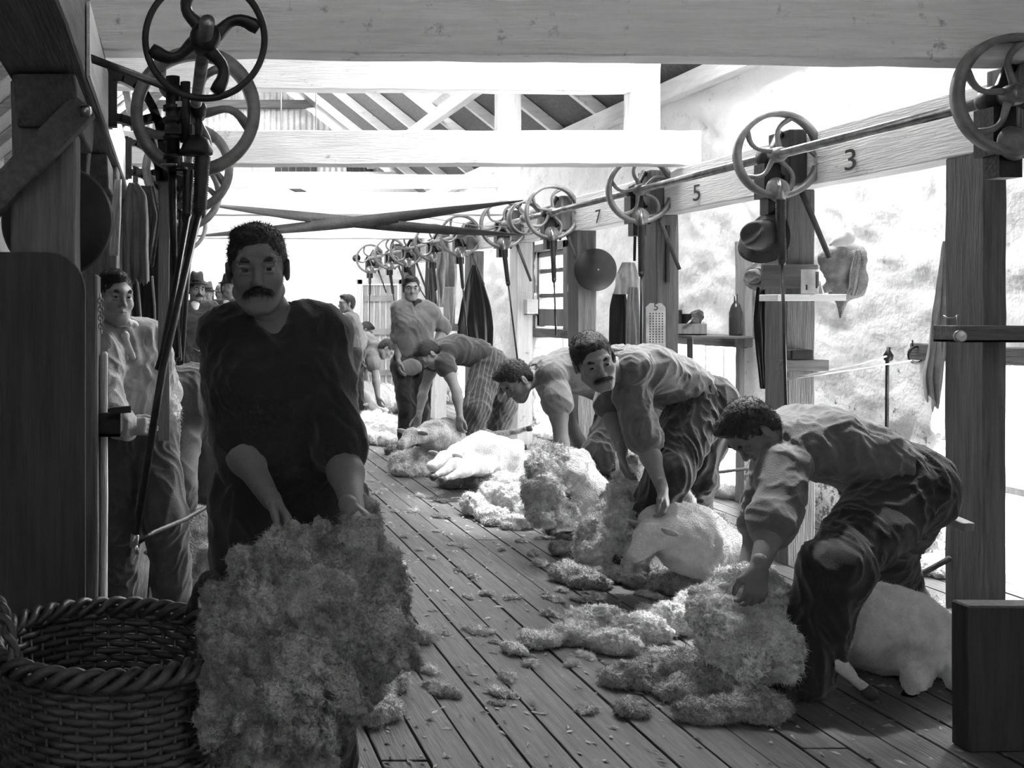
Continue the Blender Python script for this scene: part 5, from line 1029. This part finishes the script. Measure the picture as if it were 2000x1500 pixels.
def sheep(label, spine, rs, head_c, muzzle, legs, up=(0, 0, 1), h=.012, seed=0, m_=SHORN, fleece=None, group=None, ears=True):
    base = np.mean([np.array(p) for p in spine], 0); t = thing('sheep', label, 'sheep', (base[0], base[1], 0), group); s = SDF()
    for i in range(len(spine)-1): s.cap(spine[i], spine[i+1], rs[i], rs[i+1], k=.06)
    hc, mz = np.array(head_c, float), np.array(muzzle, float); s.cap(spine[0], hc, rs[0]*.62, .065, k=.06); s.sph(hc, .07, k=.03); s.cap(hc, mz, .062, .038, k=.03); s.cap(hc+(mz-hc)*.3+V(0, 0, .02), mz+V(0, 0, .012), .04, .028, k=.03)
    for lg in legs:
        lg = [np.array(p, float) for p in lg]; rr = [.075, .038, .021, .024][:len(lg)]
        for i in range(len(lg)-1): s.cap(lg[i], lg[i+1], rr[i], rr[i+1], k=.03)
    v, f = s.mesh(h); v = relax(v, f, 1); N = normals(v, f); ax_ = unit(np.array(spine[-1])-np.array(spine[0])); ph = v@ax_*2*PI/.055+fbm(v, 5, 2, seed)*5; rg = np.sin(ph)*.0009+noise(v*V(30, 30, 30), seed)*.004+fbm(v, 7, 3, seed)*.026; v = v+N*rg[:, None]; a, b = strands(v, f, 5000, .010, .0009, seed); v, f = join([(v, f), (a, b)]); v[:, 2] = np.maximum(v[:, 2], .001)
    mk('body', v, f, m_, t); d = unit(mz-hc); A_ = frame(d, up)
    if ears:
        for q in (1, -1):
            e = SDF(); p = hc-d*.02+A_[0]*q*.055+A_[2]*.03; e.ell(p+A_[0]*q*.05, V(.055, .012, .024), np.stack([unit(A_[0]*q-A_[2]*.15-d*.2), d, unit(np.cross(A_[0]*q, d))]), k=.01); a, b = e.mesh(.006); mk('ear', a, b, FACEW, t)
            MB().lathe(hc+d*.035+A_[0]*q*.052+A_[2]*.02, [(0, .008), (.008, .005), (.01, 0), (0, -.004)], A_[0]*q, 12).build('eye', EYED, t)
    for lg in legs:
        p = np.array(lg[-1], float); q = np.array(lg[-2], float); dd = unit(p-q); MB().lathe(p-dd*.005, [(0, 0), (.022, 0), (.026, .03), (.02, .045), (0, .045)], dd, 12).build('hoof', HOOF, t)
    return t
# the bundle the foreground man carries
B = lambda px, py, y, r: (at(px, py, y), r)
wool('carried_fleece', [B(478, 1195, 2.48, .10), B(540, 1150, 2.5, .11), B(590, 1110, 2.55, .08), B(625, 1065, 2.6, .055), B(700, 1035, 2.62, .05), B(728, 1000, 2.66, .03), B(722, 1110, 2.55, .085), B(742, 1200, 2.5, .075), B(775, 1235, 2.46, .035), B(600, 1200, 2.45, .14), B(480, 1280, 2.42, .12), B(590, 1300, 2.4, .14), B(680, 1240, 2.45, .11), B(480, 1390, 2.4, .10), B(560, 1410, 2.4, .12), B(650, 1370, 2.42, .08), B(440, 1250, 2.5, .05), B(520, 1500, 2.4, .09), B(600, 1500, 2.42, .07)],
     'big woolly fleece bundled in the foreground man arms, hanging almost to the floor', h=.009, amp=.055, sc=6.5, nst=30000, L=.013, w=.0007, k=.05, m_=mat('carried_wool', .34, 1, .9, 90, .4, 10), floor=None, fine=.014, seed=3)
wool('fallen_wool', [(fl(770, 1320, .05), .055), (fl(745, 1340, .04), .05), (fl(790, 1290, .03), .03), (fl(760, 1385, .03), .05), (fl(730, 1400, .03), .04)], 'loose pale wool on the floor just under the carried bundle', 'wool', h=.010, nst=5000, L=.02, seed=5, amp=.02)
wool('fallen_wool', [(fl(826, 1240, .03), .035), (fl(840, 1238, .02), .02)], 'single fluffy tuft standing on the boards right of the carried bundle', 'wool', h=.008, nst=2500, L=.025, seed=6, amp=.015)
wool('fallen_wool', [(fl(700, 1185, .05), .06), (fl(780, 1110, .04), .05), (fl(745, 1090, .03), .04)], 'pale wool strip lying behind the carried bundle', 'wool', h=.010, nst=3500, L=.02, seed=7, amp=.02)
# fleeces on the right, nearest shearer
wool('floor_fleece', [(fl(1005, 1268, .02), (.05, .05, .022)), (fl(1050, 1250, .03), (.08, .06, .045)), (fl(1110, 1240, .035), (.10, .07, .055)), (fl(1130, 1215, .06), (.08, .06, .06)), (fl(1180, 1215, .06), (.10, .08, .075)), (fl(1200, 1255, .04), (.10, .07, .06)), (fl(1260, 1230, .05), (.10, .08, .075)), (fl(1310, 1210, .06), (.09, .08, .08)), (fl(1345, 1190, .08), (.07, .07, .07))],
     'pale pointed tongue of fleece spread on the boards in front of the nearest shearer', h=.010, nst=16000, L=.015, w=.0009, seed=11, amp=.022, sc=11)
wool('floor_fleece', [(fl(1200, 1330, .02), (.06, .05, .03)), (fl(1240, 1320, .04), (.08, .07, .05)), (fl(1300, 1310, .04), (.10, .08, .06)), (fl(1370, 1300, .05), (.10, .09, .07)), (fl(1330, 1350, .03), (.10, .06, .04)), (fl(1420, 1330, .06), (.12, .08, .08)), (fl(1230, 1385, .02), (.06, .05, .03)), (fl(1380, 1390, .03), (.12, .06, .05)), (fl(1480, 1380, .04), (.12, .07, .06))],
     'darker ragged belly wool heaped nearest the camera by the shearer boots', h=.010, nst=16000, L=.018, w=.0010, seed=12, m_=WOOLD, amp=.026, sc=11)
def s1():
    Y = 4.05; t = sheep('half-shorn sheep held between the legs of the nearest right shearer', [at(1500, 1210, 3.95), at(1620, 1215, 4.05), at(1740, 1230, 4.15), at(1850, 1262, 4.2)], [.13, .15, .17, .15], at(1455, 1215, 3.92), at(1430, 1255, 3.9),
        [[at(1640, 1200, 3.92), at(1605, 1262, 3.8), at(1652, 1306, 3.75), at(1690, 1345, 3.72)], [at(1800, 1280, 4.1), at(1790, 1330, 3.95), at(1770, 1375, 3.85)], [at(1850, 1290, 4.1), at(1880, 1330, 3.9), at(1900, 1375, 3.8)]], h=.010, seed=2)
    wool('unshorn_wool', [(at(1385, 1180, 3.95), .07), (at(1430, 1150, 4.0), .085), (at(1480, 1170, 3.95), .12), (at(1440, 1220, 3.9), .12), (at(1500, 1260, 3.85), .13), (at(1400, 1260, 3.85), .07), (at(1380, 1210, 3.9), .05), (at(1450, 1300, 3.8), .08)], None, h=.010, nst=16000, L=.018, w=.0009, parent=t, seed=13, floor=.001)
s1()
# middle pair
def s2():
    t = sheep('shorn white sheep lying at the feet of the shearer facing the camera', [at(1300, 1030, 5.1), at(1345, 1052, 5.12), at(1400, 1078, 5.15)], [.13, .165, .15], at(1275, 1045, 5.02), at(1240, 1088, 4.98), [[at(1410, 1085, 5.2), at(1440, 1120, 5.05), at(1455, 1135, 5.0)], [at(1330, 985, 5.3), at(1325, 950, 5.35), at(1342, 915, 5.4)]], seed=4)
    wool('loose_fleece', [(at(1232, 905, 5.4), .045), (at(1222, 940, 5.35), .065), (at(1205, 975, 5.3), .07), (at(1190, 1010, 5.25), .085), (at(1160, 1040, 5.2), .08), (at(1150, 1075, 5.15), .075), (at(1200, 1060, 5.2), .11), (at(1230, 1010, 5.25), .10), (at(1240, 1070, 5.15), .09), (at(1215, 1100, 5.15), .07)], None, h=.011, nst=14000, L=.018, w=.001, parent=t, seed=14)
    wool('loose_fleece', [(at(1420, 1050, 5.3), .06), (at(1450, 1085, 5.2), .07), (at(1465, 1110, 5.15), .045), (at(1400, 1020, 5.4), .05)], None, h=.011, nst=6000, L=.018, w=.001, parent=t, seed=15)
    wool('floor_fleece', [(fl(1115, 1120, .04), (.10, .09, .05)), (fl(1165, 1110, .05), (.11, .1, .06)), (fl(1150, 1135, .03), (.12, .08, .04)), (fl(1220, 1115, .05), (.12, .1, .06)), (fl(1275, 1130, .05), (.13, .08, .07)), (fl(1340, 1140, .05), (.12, .08, .07)), (fl(1100, 1075, .03), (.07, .08, .04))], 'ragged fleece edge on the boards in front of the middle shearer sheep', h=.011, nst=15000, L=.018, w=.001, seed=16, m_=WOOLD, amp=.026, sc=10)
s2()
def s3():
    t = sheep('woolly sheep held upright with a raised foreleg under the head-down shearer', [at(1090, 930, 5.95), at(1120, 965, 6.0), at(1160, 985, 6.05)], [.14, .17, .16], at(1135, 905, 6.1), at(1150, 880, 6.15), [[at(1122, 900, 5.9), at(1128, 930, 5.82), at(1112, 962, 5.78)], [at(1150, 1000, 5.95), at(1110, 1020, 5.85), at(1080, 1035, 5.8)]], seed=6, ears=False, h=.013)
    wool('unshorn_wool', [(at(1060, 915, 5.9), .09), (at(1080, 895, 5.95), .09), (at(1060, 960, 5.85), .12), (at(1090, 990, 5.85), .12), (at(1055, 1005, 5.8), .08), (at(1105, 900, 6.0), .08)], None, h=.012, nst=14000, L=.018, w=.001, parent=t, seed=17)
    wool('loose_fleece', [(at(1210, 900, 6.1), .08), (at(1225, 940, 6.05), .09), (at(1200, 970, 6.0), .08), (at(1238, 900, 6.1), .06)], None, h=.012, nst=7000, L=.018, w=.001, parent=t, seed=18)
    wool('floor_fleece', [(fl(925, 985, .08), (.09, .12, .08)), (fl(965, 970, .10), (.12, .13, .11)), (fl(1010, 975, .11), (.13, .13, .12)), (fl(1040, 1000, .08), (.12, .1, .09)), (fl(960, 1005, .05), (.12, .09, .06)), (fl(1010, 1020, .04), (.12, .07, .05)), (fl(985, 945, .10), (.12, .12, .10)), (fl(1035, 940, .12), (.10, .1, .1))], 'bright heap of fleece on the boards left of the woolly sheep', h=.012, nst=15000, L=.018, w=.001, seed=19, amp=.024)
    for i, (px, py) in enumerate(((956, 1020), (995, 1027))): wool('wool_lock', [(fl(px, py, .025), (.05, .035, .03)), (fl(px+14, py+1, .02), (.035, .03, .02))], ['small white lock of wool in front of the bright fleece heap, left one', 'small white lock of wool in front of the bright fleece heap, right one'][i], 'wool', h=.009, nst=1800, L=.02, seed=30+i, amp=.012)
    wool('wool_lock', [(fl(1090, 1040, .03), (.09, .05, .035)), (fl(1115, 1045, .02), (.06, .05, .025))], 'dingy ragged tuft at the foot of the woolly sheep', 'wool', h=.009, nst=3000, L=.03, seed=33, amp=.015, m_=WOOLD)
s3()
def s4():
    t = sheep('shorn white sheep lying on its side with dark legs towards the camera', [at(905, 893, 8.2), at(945, 888, 8.25), at(985, 893, 8.3)], [.13, .17, .16], at(868, 897, 8.05), at(846, 912, 7.95), [[at(930, 905, 8.05), at(890, 905, 7.9), at(850, 930, 7.8)], [at(950, 910, 8.05), at(910, 920, 7.85), at(868, 936, 7.75)], [at(1000, 880, 8.3), at(1012, 870, 8.3), at(1020, 872, 8.3)]], seed=7, h=.014)
    wool('wool_heap', [(fl(785, 902, .10), (.12, .13, .10)), (fl(815, 900, .11), (.12, .13, .11)), (fl(845, 905, .09), (.12, .12, .09)), (fl(800, 918, .05), (.16, .1, .06))], 'rounded pale heap of wool left of the shorn sheep on its side', h=.013, nst=9000, L=.024, seed=20, amp=.024)
    wool('wool_heap', [(fl(880, 938, .06), (.10, .1, .07)), (fl(915, 935, .07), (.12, .1, .08)), (fl(945, 930, .06), (.08, .1, .07))], 'dingy belly wool lying against the dark legs of the sheep on its side', h=.013, nst=6000, L=.028, seed=21, m_=WOOLD, amp=.024)
    wool('wool_heap', [(fl(965, 925, .05), (.12, .12, .06)), (fl(1000, 920, .05), (.12, .14, .06)), (fl(985, 905, .05), (.14, .14, .06))], 'ragged bright wool on the boards right of the dingy belly wool', h=.013, nst=6000, L=.026, seed=22, amp=.024)
s4()
sheep('dark-faced sheep gripped between the legs of the shearer in striped trousers', [at(845, 850, 8.95), at(872, 855, 9.1), at(915, 862, 9.3)], [.13, .16, .15], at(805, 852, 8.8), at(785, 872, 8.7), [[at(930, 850, 9.2), at(975, 850, 9.0), at(1030, 838, 8.9)], [at(935, 865, 9.2), at(980, 862, 9.1), at(1008, 878, 9.0)]], seed=8, m_=WOOLD, h=.015)
wool('wool_heap', [(fl(790, 868, .05), (.12, .14, .07)), (fl(770, 880, .04), (.10, .1, .05))], 'low dingy wool under the dark-faced sheep head', h=.014, nst=4000, L=.028, seed=23, m_=WOOLD)
wool('wool_heap', [(fl(700, 838, .12), (.16, .25, .14)), (fl(730, 832, .14), (.2, .3, .16)), (fl(765, 838, .12), (.18, .25, .14)), (fl(790, 848, .08), (.12, .2, .1)), (fl(715, 855, .06), (.2, .15, .08)), (fl(755, 860, .05), (.18, .12, .07))], 'long bright heap of wool by the far stooping shearer', h=.016, nst=9000, L=.034, w=.0015, seed=24, amp=.035, sc=7)
wool('wool_heap', [(fl(735, 790, .12), (.25, .3, .15)), (fl(770, 788, .12), (.25, .3, .13)), (fl(750, 770, .14), (.2, .3, .16))], 'white wool heap farther back near the grey door', h=.02, nst=5000, L=.04, w=.002, seed=25, amp=.035, sc=6)
sheep('sheep held by the far stooping shearer', [at(705, 765, 13.6), at(722, 770, 13.7), at(742, 775, 13.8)], [.14, .17, .16], at(728, 795, 13.2), at(740, 806, 13.1), [[at(735, 790, 13.4), at(748, 800, 13.2), at(760, 806, 13.1)]], seed=9, h=.018)
wool('wool_heap', [(fl(1040, 870, .04), (.2, .4, .06)), (fl(1070, 880, .05), (.18, .3, .07)), (fl(1035, 895, .04), (.2, .2, .05)), (fl(1060, 850, .04), (.2, .4, .05))], 'flat drift of bright wool in the light by the barred window opening', h=.015, nst=6000, L=.03, w=.0015, seed=26, amp=.03)
wool('wool_heap', [(fl(1395, 955, .04), (.10, .18, .05)), (fl(1415, 960, .04), (.08, .15, .05))], 'scatter of bright wool on the sill of the opening behind the middle shearer', h=.013, nst=3500, L=.028, seed=27, amp=.024)
wool('wool_heap', [(fl(1850, 1195, .03), (.10, .14, .04)), (fl(1830, 1110, .03), (.12, .16, .04))], 'bright wool scraps on the boards by the right edge post', h=.012, nst=3500, L=.028, seed=28, amp=.024)
sheep('sheep lying under the bent shearer of the left row', [at(345, 1060, 5.0), at(375, 1050, 5.05), at(410, 1045, 5.15)], [.12, .15, .14], at(335, 1085, 4.9), at(360, 1112, 4.82), [[at(380, 1080, 4.95), at(408, 1085, 4.85), at(430, 1072, 4.8)], [at(400, 1080, 5.0), at(385, 1110, 4.85), at(372, 1130, 4.8)]], seed=10, m_=WOOLD)
wool('wool_heap', [(fl(380, 1135, .05), (.12, .1, .06)), (fl(405, 1130, .05), (.10, .1, .06))], 'pale wool on the floor behind the basket handle', h=.012, nst=4500, L=.028, seed=29, amp=.024)
# tufts and litter
def litter():
    protos = []
    for i in range(5):
        s = SDF(); rr = random.Random(i)
        for q in range(4): s.ell(V(rr.uniform(-.03, .03), rr.uniform(-.03, .03), .012), V(rr.uniform(.015, .03), rr.uniform(.012, .025), rr.uniform(.01, .018)), k=.02)
        v, f = s.mesh(.006); N = normals(v, f); v = v+N*((puff(v, 30, 3, i)-.3)*.055)[:, None]; a, b = strands(v, f, 1100, .020, .0009, i, curl=1.3); v, f = join([(v, f), (a, b)]); v[:, 2] = np.maximum(v[:, 2], .0)
        protos.append((v, f))
    meshes = []; rr = random.Random(4)
    spots = [(770, 1000), (800, 1002), (740, 1003), (1150, 1160), (1100, 1155), (1270, 1165), (980, 1075), (860, 1040), (905, 1070), (790, 1050), (1045, 1085), (1050, 1105), (885, 1065), (1000, 1170), (1095, 1150), (1075, 1172), (1140, 1175), (1165, 1168), (950, 1162), (880, 1360), (855, 1350), (985, 1330), (1115, 1300), (1035, 1300), (925, 1235), (1075, 1205), (960, 1255), (830, 1310), (1420, 1175), (860, 980), (900, 940), (745, 960), (700, 950), (820, 970), (760, 1080), (1020, 1060), (840, 1090), (1260, 1190), (1350, 1170), (1380, 1010), (1410, 1030), (1240, 1400), (1150, 1390), (870, 1240)]
    while len(spots) < 95: spots.append((rr.uniform(690, 1420), 890+510*rr.random()**1.3))
    for i, (px, py) in enumerate(spots):
        p = fl(px, py); k = i % 5
        if i < 10:
            v, f = protos[k]; o = mk('wool_tuft', v, f, WOOLD if i == 3 else WOOL)
            meshes.append(o.data)
        else: o = bpy.data.objects.new('wool_tuft', meshes[(i*7) % 10]); COL.objects.link(o)
        o.location = (p[0], p[1], .001); o.rotation_euler = (0, 0, rr.uniform(0, 6)); sc = rr.uniform(.35, .95); o.scale = (sc*rr.uniform(.8, 1.5), sc, sc*.75)
        tag(o, 'small loose tuft of wool dropped on the open floorboards', 'wool tuft', 'small wool tufts scattered over the floorboards')
    # crumbs: nobody could count them
    rs = np.random.RandomState(9); n = 2600; vs = []; fs = []
    Y = 3.1+rs.rand(n)**1.2*9; X = rs.uniform(-.1, 3.9, n)
    for i in range(n):
        c = V(X[i], Y[i], .004); a = rs.uniform(0, 6.28); L = rs.uniform(.006, .024); w = rs.uniform(.003, .009); d = V(math.cos(a), math.sin(a), 0)*L; e = V(-math.sin(a), math.cos(a), 0)*w; z = V(0, 0, rs.uniform(.003, .010)); b = len(vs)
        vs += [c-d, c-e, c+d, c+e, c+z]; fs += [(b, b+1, b+4, b+4), (b+1, b+2, b+4, b+4), (b+2, b+3, b+4, b+4), (b+3, b, b+4, b+4)]
    fs = [q[:3] for q in fs]; o = mk('wool_scraps', np.array(vs), [tuple(q) for q in fs], mat('dirty_wool_scraps', .12, 1, .4, 60, .7, 9, v2=.5)); tag(o, 'small dirty crumbs of wool and dung trodden over the boards', 'scraps', None, 'stuff')
litter()
